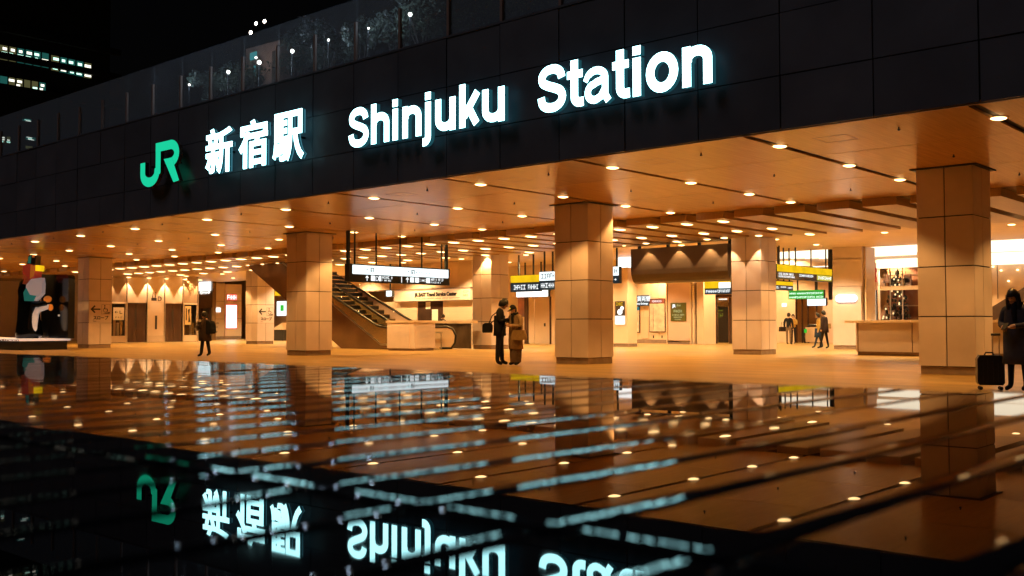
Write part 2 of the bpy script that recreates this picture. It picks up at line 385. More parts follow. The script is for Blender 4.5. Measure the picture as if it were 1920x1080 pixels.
# ---------------------------------------------------------------- illuminated station sign
def arc(cx, cz, rx, rz, a0, a1, n=10):
    return [(cx + rx * math.cos(R(a0 + (a1 - a0) * i / n)), cz + rz * math.sin(R(a0 + (a1 - a0) * i / n))) for i in range(n + 1)]
def smooth(pts, n=4):
    out = []
    P = [pts[0]] + pts + [pts[-1]]
    for i in range(1, len(P) - 2):
        for k in range(n):
            t = k / n
            out.append(tuple(.5 * (2 * P[i][d] + (P[i + 1][d] - P[i - 1][d]) * t + (2 * P[i - 1][d] - 5 * P[i][d] + 4 * P[i + 1][d] - P[i + 2][d]) * t * t
                             + (-P[i - 1][d] + 3 * P[i][d] - 3 * P[i + 1][d] + P[i + 2][d]) * t ** 3) for d in (0, 1)))
    out.append(pts[-1]); return out
def stroke(mb, pts, w, y0, y1, closed=False):
    P = [Vector(p) for p in pts]; n = len(P); L = []; Q = []
    for i in range(n):
        a = P[i - 1] if (i > 0 or closed) else P[i]; b = P[(i + 1) % n] if (i < n - 1 or closed) else P[i]
        d1 = (P[i] - a).normalized() if (P[i] - a).length > 1e-9 else None
        d2 = (b - P[i]).normalized() if (b - P[i]).length > 1e-9 else None
        if d1 is None: d1 = d2
        if d2 is None: d2 = d1
        t = (d1 + d2).normalized(); nn = Vector((-t.y, t.x)); k = max(.5, nn.dot(Vector((-d1.y, d1.x))))
        L.append(P[i] + nn * (w / 2 / k)); Q.append(P[i] - nn * (w / 2 / k))
    m = n if closed else n - 1
    vs = [(p.x, y0, p.y) for p in L] + [(p.x, y0, p.y) for p in Q] + [(p.x, y1, p.y) for p in L] + [(p.x, y1, p.y) for p in Q]
    front = []; back = []; side = []
    for i in range(m):
        j = (i + 1) % n
        front.append((i, n + i, n + j, j)); back.append((2 * n + i, 2 * n + j, 3 * n + j, 3 * n + i))
        side.append((i, j, 2 * n + j, 2 * n + i)); side.append((n + j, n + i, 3 * n + i, 3 * n + j))
    if not closed: side += [(0, 2 * n, 3 * n, n), (n - 1, 2 * n - 1, 4 * n - 1, 3 * n - 1)]
    mb.mat(0).add(vs, front); mb.mat(1).add(vs, side); mb.mat(2).add(vs, back)
YF0, YF1 = -.31, -.19
LM = [MLETTER, MLSIDE, MHALO]
ZB = 5.355; XH = .735; CH = .955; T = .182
def glyph(ch, w):
    t = T; h = t / 2
    if ch == 'S':
        sc = w / .75
        return [[(x * sc, z) for x, z in smooth([(.64, .66), (.60, .775), (.49, .85), (.37, .865), (.23, .84), (.125, .745), (.14, .62), (.26, .545), (.45, .475), (.60, .40),
                                                 (.655, .28), (.60, .16), (.48, .095), (.36, .085), (.22, .11), (.125, .19), (.095, .32)], 3)]]
    if ch == 'i': return [[(h, 0), (h, XH)], [(h, XH + .05), (h, CH)]]
    if ch in 'nh':
        top = CH if ch == 'h' else XH
        return [[(h, 0), (h, top)], [(h + .02, XH - .30)] + arc(w / 2 + .005, XH - .10 - .17, w / 2 - h - .005, .17, 165, 0, 9) + [(w - h, 0)]]
    if ch == 'u': return [[(w - h, XH), (w - h, 0)], [(h, XH), (h, .29)] + arc(w / 2, .10 + .17, w / 2 - h, .17, 180, 345, 9)]
    if ch == 'j': return [[(h, XH), (h, .1)] + arc(h - .125, -.04, .125, .125, 0, -90, 6) + [(-.085, -.165)], [(h, XH + .05), (h, CH)]]
    if ch == 'k': return [[(h, 0), (h, CH)], [(h + .06, .24), (w - .10, XH)], [(w * .44, .42), (w - .125, .045)]]
    if ch == 't': return [[(w * .44, .95), (w * .44, .26)] + arc(w * .44 + .14, .22, .14, .125, 180, 270, 5) + [(w, .10)], [(0, XH - .075), (w - .02, XH - .075)]]
    if ch == 'o': return [arc(w / 2, XH / 2, w / 2 - h, XH / 2 - h + .01, 0, 360, 24)[:-1]]
    if ch == 'a': return [[(.09, XH - .235)] + arc(w / 2 - .045, XH - .245, w / 2 - h + .0, .165, 168, 0, 10) + [(w - h - .045, .15), (w - .055, .02)],
                          [(w - h - .05, XH * .62), (w * .46, XH * .575)] + arc(w * .37, .235, .165, .155, 95, 285, 10) + [(w * .62, .13), (w - h - .05, .27)]]
sgn = thing('station_sign', 'large white illuminated Latin lettering of the station name on dark fascia', 'sign', (0, FY, 1.05 + (ZB - 1.05) * .993)); sgn.scale = (.993, 1, .993)
for word in ([('S', -19.34, .75), ('h', -18.50, .645), ('i', -17.74, .21), ('n', -17.40, .635), ('j', -16.64, .205), ('u', -16.31, .63), ('k', -15.56, .65), ('u', -14.87, .64)],
             [('S', -13.32, .74), ('t', -12.55, .41), ('a', -12.10, .62), ('t', -11.44, .40), ('i', -10.97, .20), ('o', -10.67, .70), ('n', -9.88, .62)]):
    for ch, x, w in word:
        mb = MB()
        for k, st in enumerate(glyph(ch, w)):
            stroke(mb, st, T * (.86 if ch in 't' and k == 1 else .80 if ch == 'a' else 1), YF0 - .003 * k, YF1 + .003 * k, ch == 'o')
        mb.build('letter', LM, sgn, (x, 0, 0))
kan = thing('kanji_sign', 'three large white illuminated Japanese characters on dark fascia', 'sign', (0, FY, .0074)); kan.scale = (.993, 1, .993)
for ch, x in (('新', -25.72), ('宿', -24.06), ('駅', -22.49)):
    me = text_mesh(ch, 1.32, MLETTER, .030, .03)
    xs = [v.co.x for v in me.vertices]; zs = [v.co.y for v in me.vertices]
    me.transform(Matrix.Diagonal((1.335 / (max(xs) - min(xs)), 1.30 / (max(zs) - min(zs)), 1, 1)) @ Matrix.Translation((-min(xs), -min(zs), 0)))
    me.materials.append(MLSIDE)
    for pl_ in me.polygons: pl_.material_index = 0 if pl_.normal.z > .25 else 1
    o = link('letter', me, kan, (x, -.25, 5.325), FRONT)
    me2 = text_mesh(ch, 1.32, MHALO, .02, .001); me2.transform(Matrix.Diagonal((1.335 / (max(xs) - min(xs)), 1.30 / (max(zs) - min(zs)), 1, 1)) @ Matrix.Translation((-min(xs), -min(zs), 0)))
    link('halo', me2, kan, (x, -.185, 5.325), FRONT)
logo = thing('logo_sign', 'green illuminated two letter railway logo on dark fascia', 'sign', (0, FY, .0074)); logo.scale = (.993, 1, .993)
mb = MB(); w = .285
stroke(mb, [(-29.21, 6.065)] + [(-29.21, 5.72)] + arc(-28.79, 5.72, .42, .285, 180, 360, 14) + [(-28.30, 5.75), (-28.30, 6.40)], w, YF0, YF1)
stroke(mb, [(-28.442, 6.445), (-27.62, 6.445)] + arc(-27.60, 6.18, .36, .27, 90, -90, 12) + [(-27.66, 5.93)], .275, YF0 - .003, YF1 + .003)
mb.build('letter', [MJR, MJRS, MJRS], logo)
mb = MB(); poly = [(-27.96, 6.05), (-27.50, 6.05), (-27.36, 5.80), (-27.08, 5.33), (-27.40, 5.305)]
mb.mat(0).add([(x, YF0 - .006, z) for x, z in poly], [list(range(5))[::-1]])
mb.mat(1).add([(x, YF0 - .006, z) for x, z in poly] + [(x, YF1, z) for x, z in poly], [(i, (i + 1) % 5, 5 + (i + 1) % 5, 5 + i) for i in range(5)])
mb.build('letter', [MJR, MJRS], logo)
# brackets that hold the letters off the wall
m = MB()
for x in [-28.9, -28.3, -27.5, -25.4, -24.7, -23.7, -23.1, -22.2, -21.5]: m.box(x - .03, x + .03, -.186, -.002, 5.9, 5.95)
m.build('bracket', MBLACK, kan)

# ---------------------------------------------------------------- hanging direction signs
def glyph_row(mb, axis, a0, a1, z0, z1, d, seed, fill=.72, seg=.5):
    """rows of small print marks on a sign: axis 'y' for signs read from +X, 'x' for signs read from the front"""
    rnd = random.Random(seed); a = a0; h = z1 - z0
    while a < a1 - h * .3:
        wd = h * rnd.choice((.35, .5, .7)); b = min(a1, a + wd)
        if rnd.random() < fill:
            for (u0, u1, v0, v1) in rnd.choice((((0, .2, 0, 1), (.8, 1, 0, 1), (.2, .8, .42, .58)), ((0, 1, .85, 1), (0, 1, 0, .15), (.4, .6, .15, .85)), ((0, .25, 0, 1), (.25, 1, .8, 1), (.25, 1, .4, .55)),
                                                ((0, 1, .4, .6), (.4, .6, .6, 1), (.4, .6, 0, .4)))):
                p0, p1 = a + (b - a) * u0, a + (b - a) * u1; q0, q1 = z0 + h * v0, z0 + h * v1
                if axis == 'y': mb.box(d, d + .004, p0, p1, q0, q1)
                else: mb.box(p0, p1, d - .004, d, q0, q1)
        a = b + h * .12
def arrow(mb, axis, a, z, s, d, direction='up'):
    pts = {'up': [(-.07, -.5), (.07, -.5), (.07, .2), (.3, -.02), (.38, .1), (0, .5), (-.38, .1), (-.3, -.02), (-.07, .2)],
           'left': [(.5, -.07), (.5, .07), (-.2, .07), (.02, .3), (-.1, .38), (-.5, 0), (-.1, -.38), (.02, -.3), (-.2, -.07)],
           'right': [(-.5, .07), (-.5, -.07), (.2, -.07), (-.02, -.3), (.1, -.38), (.5, 0), (.1, .38), (-.02, .3), (.2, .07)]}[direction]
    if axis == 'y': mb.prism([(a + p[0] * s, z + p[1] * s) for p in pts], d, d + .004, 'x')
    else: mb.prism([(a + p[0] * s, z + p[1] * s) for p in pts], d - .004, d, 'y')

# big white and black sign, read from +X
t = thing('hanging_sign', 'long white and black direction sign hanging in front of the escalator', 'sign', (0, 0, 0))
X = -27.98
B('housing', MSIGNBK, t, X - .22, X, 22.9, 27.88, 2.60, 3.24)
B('white_panel', MWHITEC, t, X + .001, X + .012, 23.06, 27.80, 2.88, 3.20)
B('black_panel', MSIGNBK, t, X + .001, X + .010, 23.06, 27.80, 2.63, 2.872)
B('divider', MPRINT, t, X + .011, X + .014, 25.36, 25.39, 2.64, 2.86)
m = MB(); arrow(m, 'y', 23.72, 2.75, .2, X + .012)
m.box(X + .012, X + .016, 23.90, 24.08, 2.66, 2.85); m.box(X + .012, X + .016, 24.27, 24.38, 2.66, 2.85)
glyph_row(m, 'y', 24.42, 24.95, 2.75, 2.85, X + .012, 1); glyph_row(m, 'y', 24.42, 24.85, 2.66, 2.72, X + .012, 2)
arrow(m, 'y', 25.66, 2.75, .2, X + .012)
for q in (25.8, 26.05, 26.62): m.box(X + .012, X + .016, q, q + .19, 2.66, 2.85)
glyph_row(m, 'y', 26.28, 26.6, 2.70, 2.80, X + .012, 3); glyph_row(m, 'y', 26.86, 27.65, 2.75, 2.85, X + .012, 4); glyph_row(m, 'y', 26.86, 27.4, 2.66, 2.72, X + .012, 5)
m.build('pictogram', MPRINT, t)
text('D', .24, MPRINT, t, (X + .013, 24.10, 2.665), SIDE)
m = MB(); arrow(m, 'y', 23.72, 3.05, .10, X + .013); arrow(m, 'y', 25.72, 3.05, .10, X + .013)
for q in (23.88, 25.86):
    for (u0, u1, v0, v1) in ((0, .03, 0, .16), (.13, .16, 0, .16), (.031, .129, .13, .16), (.05, .08, 0, .10)): m.box(X + .013, X + .017, q + u0, q + u1, 2.97 + v0, 2.97 + v1)
for q in range(6): m.box(X + .013, X + .017, 26.1 + q * .13, 26.15 + q * .13, 3.02, 3.05)
m.build('print', MINK, t)
for y in (22.95, 23.25, 24.25, 25.4, 26.5, 27.55, 27.80):
    w_ = .05 if y in (22.95, 27.80) else .022
    B('hanger', MSIGNBK, t, X - .11 - w_, X - .11 + w_, y - w_, y + w_, 3.242, 4.19 if y > 26.5 else 4.398)

# dark board hanging by the pillar
t = thing('hanging_board', 'wide dark brown display housing with curved lower edge hanging beside pillar', 'display board', (0, 0, 0))
MBOARD = mat('board_brown', (.085, .055, .032), .42, var=.1, vscale=2)
prof = [(32.85, 4.02), (32.85, 3.2), (32.87, 3.02), (32.93, 2.86), (33.02, 2.74), (33.15, 2.68), (33.45, 2.68), (33.45, 4.02)]
MB().prism(prof, -22.95, -18.7, 'x').build('housing', MBOARD, t)
for x in (-22.75, -21.42, -20.05, -18.76): B('hanger', MSIGNBK, t, x - .05, x + .05, 33.1, 33.2, 4.022, 4.40)
MB().tube([(-23.9, 33.0, 4.16), (-18.7, 33.0, 4.16)], .03).build('conduit', MSTEEL, t)

spotD = bpy.data.lights.new('board_lamp', 'SPOT'); spotD.energy = 210; spotD.color = (1, .62, .28); spotD.spot_size = R(78); spotD.spot_blend = .1; spotD.shadow_soft_size = .03
for k, x in enumerate((-22.08, -20.73, -19.40)):
    downlight(x, 32.62, 4.199, f'small downlight washing the dark board, {ordw(k)} from left', 'downlights over the dark board', lens_me, trim_me, spotD)

for k, (x, y) in enumerate(((-18.62, 32.5), (-17.25, 32.5))):
    downlight(x, y, 4.199, f'small downlight washing the pillar by the dark board, {["left", "right"][k]} of two', 'downlights washing the board pillar', lens_me, trim_me, spotD)
for k, x in enumerate((-13.6, -11.0, -8.4)):  # lamps added behind the beams to brighten the counter front
    downlight(x, 33.82, 4.404, f'added downlight behind the beam ends brightening the long counter, {ordw(k)} from left', 'added downlights brightening the long counter', lens_me, trim_me, spotB)

def yellow_sign_y(X, y0, y1, z0, z1, label, split=.45, seed=1, right=None):
    t = thing('hanging_sign', label, 'sign', (0, 0, 0)); zs = z0 + (z1 - z0) * split
    B('housing', MSIGNBK, t, X - .2, X, y0, y1, z0, z1)
    B('yellow_panel', MYEL, t, X + .001, X + .01, y0 + .03, y1 - .03, zs + .01, z1 - .03)
    B('dark_panel', mat('sign_brown', (.03, .022, .012), .4) if not right else MNAVY, t, X + .001, X + .008, y0 + .03, y1 - .03, z0 + .03, zs)
    m = MB(); h = zs - z0
    glyph_row(m, 'y', y0 + .15, y0 + (y1 - y0) * .28, z0 + h * .55, zs - .04, X + .011, seed, .95); glyph_row(m, 'y', y0 + .15, y0 + (y1 - y0) * .3, z0 + .06, z0 + h * .45, X + .011, seed + 1, .95)
    glyph_row(m, 'y', y0 + (y1 - y0) * .38, y0 + (y1 - y0) * .64, z0 + h * .5, zs - .04, X + .011, seed + 2, .95); glyph_row(m, 'y', y0 + (y1 - y0) * .72, y1 - .1, z0 + .08, zs - .06, X + .011, seed + 3, .95)
    m.build('print', MPRINT, t)
    for k in range(4):
        y = y0 + (y1 - y0) * (.08 + .28 * k)
        B('hanger', MSIGNBK, t, X - .12, X - .08, y - .03, y + .03, z1, 4.405 if y < 43.2 else 4.895)
    return t
t = yellow_sign_y(-20.0, 39.2, 44.6, 3.0, 3.62, 'long yellow and dark hanging sign right of the board pillar', .47, 11)
B('end_post', MSIGNBK, t, -20.2, -20.0, 44.62, 44.9, 2.2, 4.895)
B('accent_panel', glow('sign_lime', (.65, .55, .02), .9), t, -19.991, -19.988, 43.0, 44.5, 3.04, 3.28)
yellow_sign_y(-20.4, 39.6, 41.5, 2.55, 2.95, 'short yellow and navy sign hung below the long yellow sign', .5, 21, True)

def sign_front(px0, py0, px1, py1, Y, label, bands, seed=0, rods=2, ztop=4.405):
    """sign read from the front; bands: list of (fraction from top, material, print?)"""
    a = PY(px0, py0, Y); b = PY(px1, py1, Y); x0, x1, z1, z0 = a.x, b.x, a.z, b.z
    t = thing('hanging_sign', label, 'sign', (0, 0, 0)); B('housing', MSIGNBK, t, x0, x1, Y, Y + .18, z0, z1); top = z1
    for k, (f0, f1, m_, pr) in enumerate(bands):
        za, zb = z1 - (z1 - z0) * f0, z1 - (z1 - z0) * f1
        B('sign_panel', m_, t, x0 + .02, x1 - .02, Y - .012, Y - .001, zb + .008, za - .008)
        if pr:
            mm = MB(); h = za - zb
            glyph_row(mm, 'x', x0 + .3 * h, x1 - .2 * h, zb + h * .25, za - h * .22, Y - .014, seed + k, .9); mm.build('print', pr, t)
    for k in range(rods):
        x = x0 + (x1 - x0) * ((k + .5) / rods); B('hanger', MSIGNBK, t, x - .03, x + .03, Y + .06, Y + .12, z1 + .001, ztop)
    return t
t = sign_front(957, 517, 1012, 546, 36.5, 'yellow and navy hanging sign behind the standing couple', [(0, .45, MYEL, None), (.47, 1, MNAVY, MPRINT)], 31)
t = sign_front(1011, 510, 1042, 543, 34.6, 'white and navy hanging sign just left of the middle pillar', [(0, .5, MWHITEC, MINK), (.52, 1, MNAVY, MPRINT)], 35)
t = sign_front(1148, 500, 1161, 531, 34.6, 'white and navy sign peeking out right of the middle pillar', [(0, .55, MWHITEC, MINK), (.58, 1, MNAVY, None)], 37, 1)
m = MB(); p = PY(1154, 524, 34.6); arrow(m, 'x', p.x, p.z, .13, 34.6 - .014, 'right'); m.build('arrow', MPRINT, t)
sign_front(968, 545, 1028, 556, 41, 'plain white lightbox under the yellow sign behind the couple', [(0, 1, MWHITE, None)], 0)
sign_front(1321, 528, 1371, 551, 40, 'yellow, white and navy sign beside the door, left of pillar', [(0, .55, MYEL, None), (.57, 1, MNAVY, MPRINT)], 41)
p = PY(1348, 529.5, 40); q = PY(1370, 540, 40)
B('white_plate', MWHITEC, bpy.data.objects['hanging_sign.00%d' % (len([o for o in bpy.data.objects if o.name.startswith('hanging_sign')]) - 1)], p.x, q.x, 39.975, 39.987, q.z, p.z)
sign_front(1478, 545, 1545, 560, 52, 'green hanging sign above the far doorway', [(0, .14, MGREEN, None), (.16, .56, MGREEN, MPRINT), (.58, 1, MGREEN, MPRINT)], 45, 2, 4.89)
sign_front(1513, 559, 1549, 573, 53, 'white lightbox under the green sign at the far doorway', [(0, 1, MWHITEC, None)], 0, 1, 4.89)
sign_front(724, 545, 735, 556, 37, 'tiny white sign above the far escalator handrail', [(0, 1, MWHITEC, None)], 0, 1)

# slope signs on pillars
def slope_sign(P, label):
    X = P.location.x + PWD / 2 + .003; y0 = P.location.y - PWD / 2 + .02
    t = thing('slope_sign', label, 'sign', (X, y0, 1.22)); w_ = 1.12; h_ = 1.03
    B('plate', MPANEL, t, 0, .006, 0, w_, 0, h_)
    m = MB(); arrow(m, 'y', .31, .66, .50, .007, 'left')
    # wheelchair pictogram on a ramp
    for (a0, a1, b0, b1) in ((.62, 1.06, .42, .43), (.62, 1.06, .89, .90), (.62, .63, .431, .889), (1.05, 1.06, .431, .889)): m.box(.007, .010, a0, a1, b0, b1)
    m.prism([(.68, .45), (1.03, .45), (1.03, .53)], .007, .011, 'x')
    m.prism([(.78 + .035 * math.cos(R(a)), .84 + .035 * math.sin(R(a))) for a in range(0, 360, 45)], .007, .011, 'x')
    m.box(.007, .011, .76, .80, .66, .80); m.box(.007, .011, .801, .92, .66, .69); m.box(.007, .011, .90, .935, .55, .659)
    for a in range(100, 420, 20):
        c = (.81 + .10 * math.cos(R(a)), .62 + .10 * math.sin(R(a))); m.box(.0072, .0108, c[0] - .014, c[0] + .014, c[1] - .014, c[1] + .014)
    m.build('pictogram', MINK, t)
    text('スロープ', .20, MINK, t, (.010, .20, .17), SIDE, .009, sx=.95)
    text('Slope', .075, MINK, t, (.007, .20, .06), SIDE)
    return t
slope_sign(P1, 'slope sign with arrow and wheelchair on the pillar near the sculpture')
slope_sign(P2, 'slope sign with arrow and wheelchair on the pillar left of escalator')

# ---------------------------------------------------------------- elevator bank, read from +X
EX = -62.0
t = thing('elevator_bank', 'pair of dark bronze elevator doors set in a pale panelled wall', 'elevator', (EX, 0, 0))
B('core', MDARK, t, -3, -.12, 31.3, 37.7, 0, 4.40)
bays = [(31.32, 32.52, 'w'), (32.60, 33.92, 'd'), (34.0, 35.16, 'p'), (35.24, 36.5, 'd'), (36.58, 37.62, 'w')]
for y0, y1, kd in bays:
    B('upper_panel', MUPPER if kd == 'w' else MBEIGE2, t, -.118, 0, y0, y1, 2.62, 4.38)
    if kd == 'w':
        B('sill', MBEIGE2, t, -.118, .04, y0, y1, 2.50, 2.612); B('base_panel', MBEIGE, t, -.118, .02, y0, y1, 0.02, .44)
        B('window', MWGLASS, t, -.06, -.05, y0 + .05, y1 - .05, .45, 2.49)
        for q in (y0, y1 - .045): B('frame', MBEIGE2, t, -.118, .03, q, q + .045, .445, 2.495)
        for k in range(4):
            yy = y0 + .15 + k * (y1 - y0 - .3) / 4; B('shelf_item', random.choice((MGOLD, MBEIGE, MSTEEL, MBROWN)), t, -.112, -.075, yy, yy + .16, .46, random.uniform(1.0, 2.2))
    elif kd == 'd':
        ym = (y0 + y1) / 2
        for a, b in ((y0 + .02, ym - .006), (ym + .006, y1 - .02)):
            d = B('door', MDOOR, t, -.10, -.05, a, b, .02, 2.56)
        B('window', MDARK, t, -.049, -.045, ym - .14, ym - .02, .85, 2.2)
        B('threshold', MSTEEL, t, -.118, .0, y0, y1, 0.002, .016)
        B('lintel', MBEIGE2, t, -.118, .01, y0, y1, 2.565, 2.615)
    else:
        B('mid_panel', MBEIGE2, t, -.118, 0, y0, y1, .42, 2.614); B('base_panel', MBEIGE, t, -.118, .03, y0, y1, 0.02, .415)
        B('call_panel', MDARK, t, .001, .015, 34.52, 34.66, .85, 1.75)
for y in (31.26, 32.53, 33.93, 35.17, 36.51, 37.63):
    B('mullion', MSTEEL, t, -.10, .05, y, y + .06, .0, 4.38)
text('D', .42, MINK, t, (.004, 34.68, 2.72), SIDE, .006)
m = MB(); m.box(.002, .006, 34.24, 34.62, 2.72, 2.92)
for q in (34.30, 34.48): m.box(.002, .006, q, q + .07, 2.93, 3.05); m.prism([(q + .035 + .04 * math.cos(R(a)), 3.10 + .04 * math.sin(R(a))) for a in range(0, 360, 45)], .002, .006, 'x')
m.prism([(34.31, 3.20), (34.41, 3.20), (34.36, 3.28)], .002, .006, 'x'); m.prism([(34.49, 3.28), (34.59, 3.28), (34.54, 3.20)], .002, .006, 'x')
m.build('pictogram', MINK, t)
n1 = thing('notice', 'white notice with arrow behind the window left of the elevator doors', 'sign', (EX + .05, 31.62, 1.45))
B('plate', mat('notice_white', (.85, .75, .6), .5), n1, 0, .01, 0, .72, 0, .80); m = MB(); arrow(m, 'y', .2, .5, .22, .011, 'left'); m.box(.011, .015, .42, .6, .4, .44); m.box(.011, .015, .42, .46, .441, .6); glyph_row(m, 'y', .15, .6, .12, .22, .011, 5); m.build('print', MINK, n1)
n2 = thing('poster', 'tall narrow yellow poster in the window right of the elevator doors', 'poster', (EX + .05, 36.66, 1.15))
B('plate', mat('poster_cream', (.8, .6, .3), .5), n2, 0, .01, 0, .45, 0, 1.25); m = MB(); m.prism([(.25, .15), (.40, .2), (.32, .7), (.38, 1.1), (.2, 1.0), (.27, .6)], .011, .014, 'x'); m.box(.011, .014, .06, .14, .3, 1.1); m.build('print', MINK, n2)
spotE = bpy.data.lights.new('wall_washer', 'SPOT'); spotE.energy = 420; spotE.color = (1, .66, .34); spotE.spot_size = R(62); spotE.spot_blend = .05; spotE.shadow_soft_size = .03
for k, y in enumerate((31.3, 32.56, 33.96, 35.2, 36.54, 37.7)):
    downlight(EX + .20, y, 4.199, f'wall washing downlight, {ordw(k)} from left above the elevator doors', 'wall washers above the elevators', lens_me, trim_me, spotE)
# ---------------------------------------------------------------- left shop front and far left hall
t = thing('shop', 'pale shop wall with red framed menu board beyond the elevators', 'shop', (0, 0, 0))
LX = -71.0
a = PXX(397, 620, LX).y; b = PXX(424, 620, LX).y; c = PXX(452, 620, LX).y
B('wall', MBEIGE, t, LX - .4, LX, a, b - .05, .25, 4.40); B('wall', MBEIGE2, t, LX - .4, LX + .05, b, c, .25, 4.40)
B('skirting', MPLINTH, t, LX - .38, LX + .03, a, c, 0, .24)
B('corner_post', MPINK, t, LX, LX + .10, b - .16, b - .02, .25, 4.40)
for z in (1.6, 3.0): B('joint', MPLINTH, t, LX + .001, LX + .006, a, b - .2, z, z + .03); B('joint', MPLINTH, t, LX + .051, LX + .056, b, c, z + .05, z + .08)
p = PXX(400, 577, LX); q = PXX(413, 585, LX); B('lamp_panel', MWHITE, t, LX + .002, LX + .05, p.y, q.y, q.z, p.z)
p = PXX(423, 572, LX); q = PXX(442, 615, LX)
B('menu_frame', glow('red_light', (.9, .05, .03), 1.2), t, LX + .06, LX + .10, p.y - .05, q.y + .05, q.z - .05, p.z + .05); B('menu_board', MWHITE, t, LX + .101, LX + .11, p.y, q.y, q.z, p.z)
p = PXX(425, 553, LX); q = PXX(442, 562, LX)
B('red_sign', bpy.data.materials['red_light'], t, LX + .06, LX + .10, p.y - .05, q.y + .05, q.z - .05, p.z + .05); m = MB(); glyph_row(m, 'y', p.y, q.y, q.z, p.z, LX + .101, 9, 1); m.build('print', MWHITE, t)
p = PXX(401, 600, LX)
for y_, z_, sd in ((0, .9, 3), (.1, 1.2, 4), (0, .5, 6)):
    m = MB(); glyph_row(m, 'y', p.y + y_, p.y + y_ + .35, z_, z_ + .15, LX + .002, sd, 1); m.build('print', MINK, t)
t = thing('shop_entrance', 'dark shop entrance with bright white sign right of the elevators', 'shop', (0, 0, 0))
Yq = 42.5; p0 = PY(371, 520, Yq); p1 = PY(398, 640, Yq)
B('recess', MBROWN, t, p0.x, p1.x, Yq, Yq + .3, 0, 4.4)
p = PY(372, 529, Yq); q = PY(396, 545, Yq); B('lightbox', MWHITEC, t, p.x, q.x, Yq - .15, Yq - .01, q.z, p.z)
p = PY(373, 517, Yq); q = PY(396, 528, Yq); B('black_header', MSIGNBK, t, p.x, q.x, Yq - .12, Yq - .01, q.z, p.z)
m = MB(); p = PY(375, 546, Yq); q = PY(395, 551, Yq); glyph_row(m, 'x', p.x, q.x, q.z, p.z, Yq - .02, 8, 1); m.build('print', MWHITE, t)
for k in range(5):
    xx = p0.x + .2 + k * (p1.x - p0.x - .4) / 5; B('curtain_strip', random.choice((MDARK, MDOOR, MBROWN)), t, xx, xx + .35, Yq - .06, Yq - .012, .1, 2.4)
Yq = 55
t = thing('shop_sign', 'cluster of white lightboxes in the gap left of the slope pillar', 'sign', (0, 0, 0))
for (x0, y0, x1, y1) in ((450, 528, 461, 546), (443, 540, 461, 551), (452, 558, 462, 592)):
    p = PY(x0, y0, Yq); q = PY(x1, y1, Yq); B('lightbox', MWHITEC, t, p.x, q.x, Yq, Yq + .1, q.z, p.z)
p = PY(452, 519, Yq); q = PY(460, 527, Yq); B('black_header', MSIGNBK, t, p.x, q.x, Yq, Yq + .1, q.z, p.z)
p = PY(455, 590, Yq); B('pole', MSIGNBK, t, p.x - .05, p.x + .05, Yq + .02, Yq + .08, 0, p.z)
# bits seen between the slope pillar and the escalator pillar
t = thing('shop_counter', 'slanted white counter with bright screen between slope pillar and escalator pillar', 'counter', (0, 0, 0))
Yq = 44
p = PY(519, 565, Yq); q = PY(536, 592, Yq); B('screen', MWHITEC, t, p.x, q.x, Yq, Yq + .1, q.z, p.z)
p = PY(526, 572, Yq); q = PY(532, 583, Yq); B('picture', MGREEN, t, p.x, q.x, Yq - .012, Yq - .002, q.z, p.z)
p = PY(515, 546, Yq); q = PY(530, 554, Yq); B('yellow_header', MYEL, t, p.x, q.x, Yq, Yq + .1, q.z, p.z)
p = PY(517, 618, Yq); q = PY(538, 605, Yq); MB().prism([(p.x, p.z), (q.x, p.z), (q.x, q.z)], Yq - .4, Yq + .3).build('desk_top', MBEIGE2, t); B('desk_front', MDARK, t, p.x + .1, q.x, Yq - .3, Yq + .3, 0, p.z - .01)
# yellow sign and recess behind the sculpture
t = thing('shop', 'dark shop recess with yellow header boards behind the sculpture', 'shop', (0, 0, 0))
Yq = 38
p = PY(120, 505, Yq); q = PY(152, 640, Yq); B('recess', MDARK, t, p.x, q.x, Yq, Yq + .3, 0, 4.4)
p = PY(70, 504, Yq); q = PY(152, 517, Yq); B('yellow_header', MYEL, t, p.x, q.x, Yq - .5, Yq - .02, q.z, p.z)
p = PY(118, 519, Yq); q = PY(152, 526, Yq); B('yellow_header', MYEL, t, p.x, q.x, Yq - .3, Yq - .02, q.z, p.z)
p = PY(126, 527, Yq); q = PY(152, 532, Yq); B('blue_strip', glow('blue_strip', (.25, .6, .8), .8), t, p.x, q.x, Yq - .2, Yq - .02, q.z, p.z)
p = PY(127, 592, Yq); q = PY(152, 632, Yq); B('low_wall', MPLINTH, t, p.x, q.x, Yq - .25, Yq - .02, 0, p.z)
# closing walls of the hall
walls = [('wall', (-100, -78, 61.9, 62.3)), ]
B('wall', MBEIGE, None, -78.4, -78, 24, 62.3, 0, 4.95)['kind'] = 'structure'
B('wall', MBEIGE2, None, -78, -8, 62.0, 62.4, 0, 4.95)['kind'] = 'structure'
B('wall', MUPPER, None, -78, -60, 50, 50.3, 0, 4.9)['kind'] = 'structure'
B('wall', MBEIGE, None, 5.5, 6, 22, 62.3, 0, 4.95)['kind'] = 'structure'

# ---------------------------------------------------------------- escalator
t = thing('escalator', 'escalator with bronze sides rising left behind the square pillar', 'escalator', (0, 0, 0))
SL = .545
def zr(x): return max(0, (-34.75 - x)) * SL           # step line
def line(x0, x1, dz, n=2): return [(x0 + (x1 - x0) * i / (n - 1), zr(x0 + (x1 - x0) * i / (n - 1)) + dz) for i in range(n)]
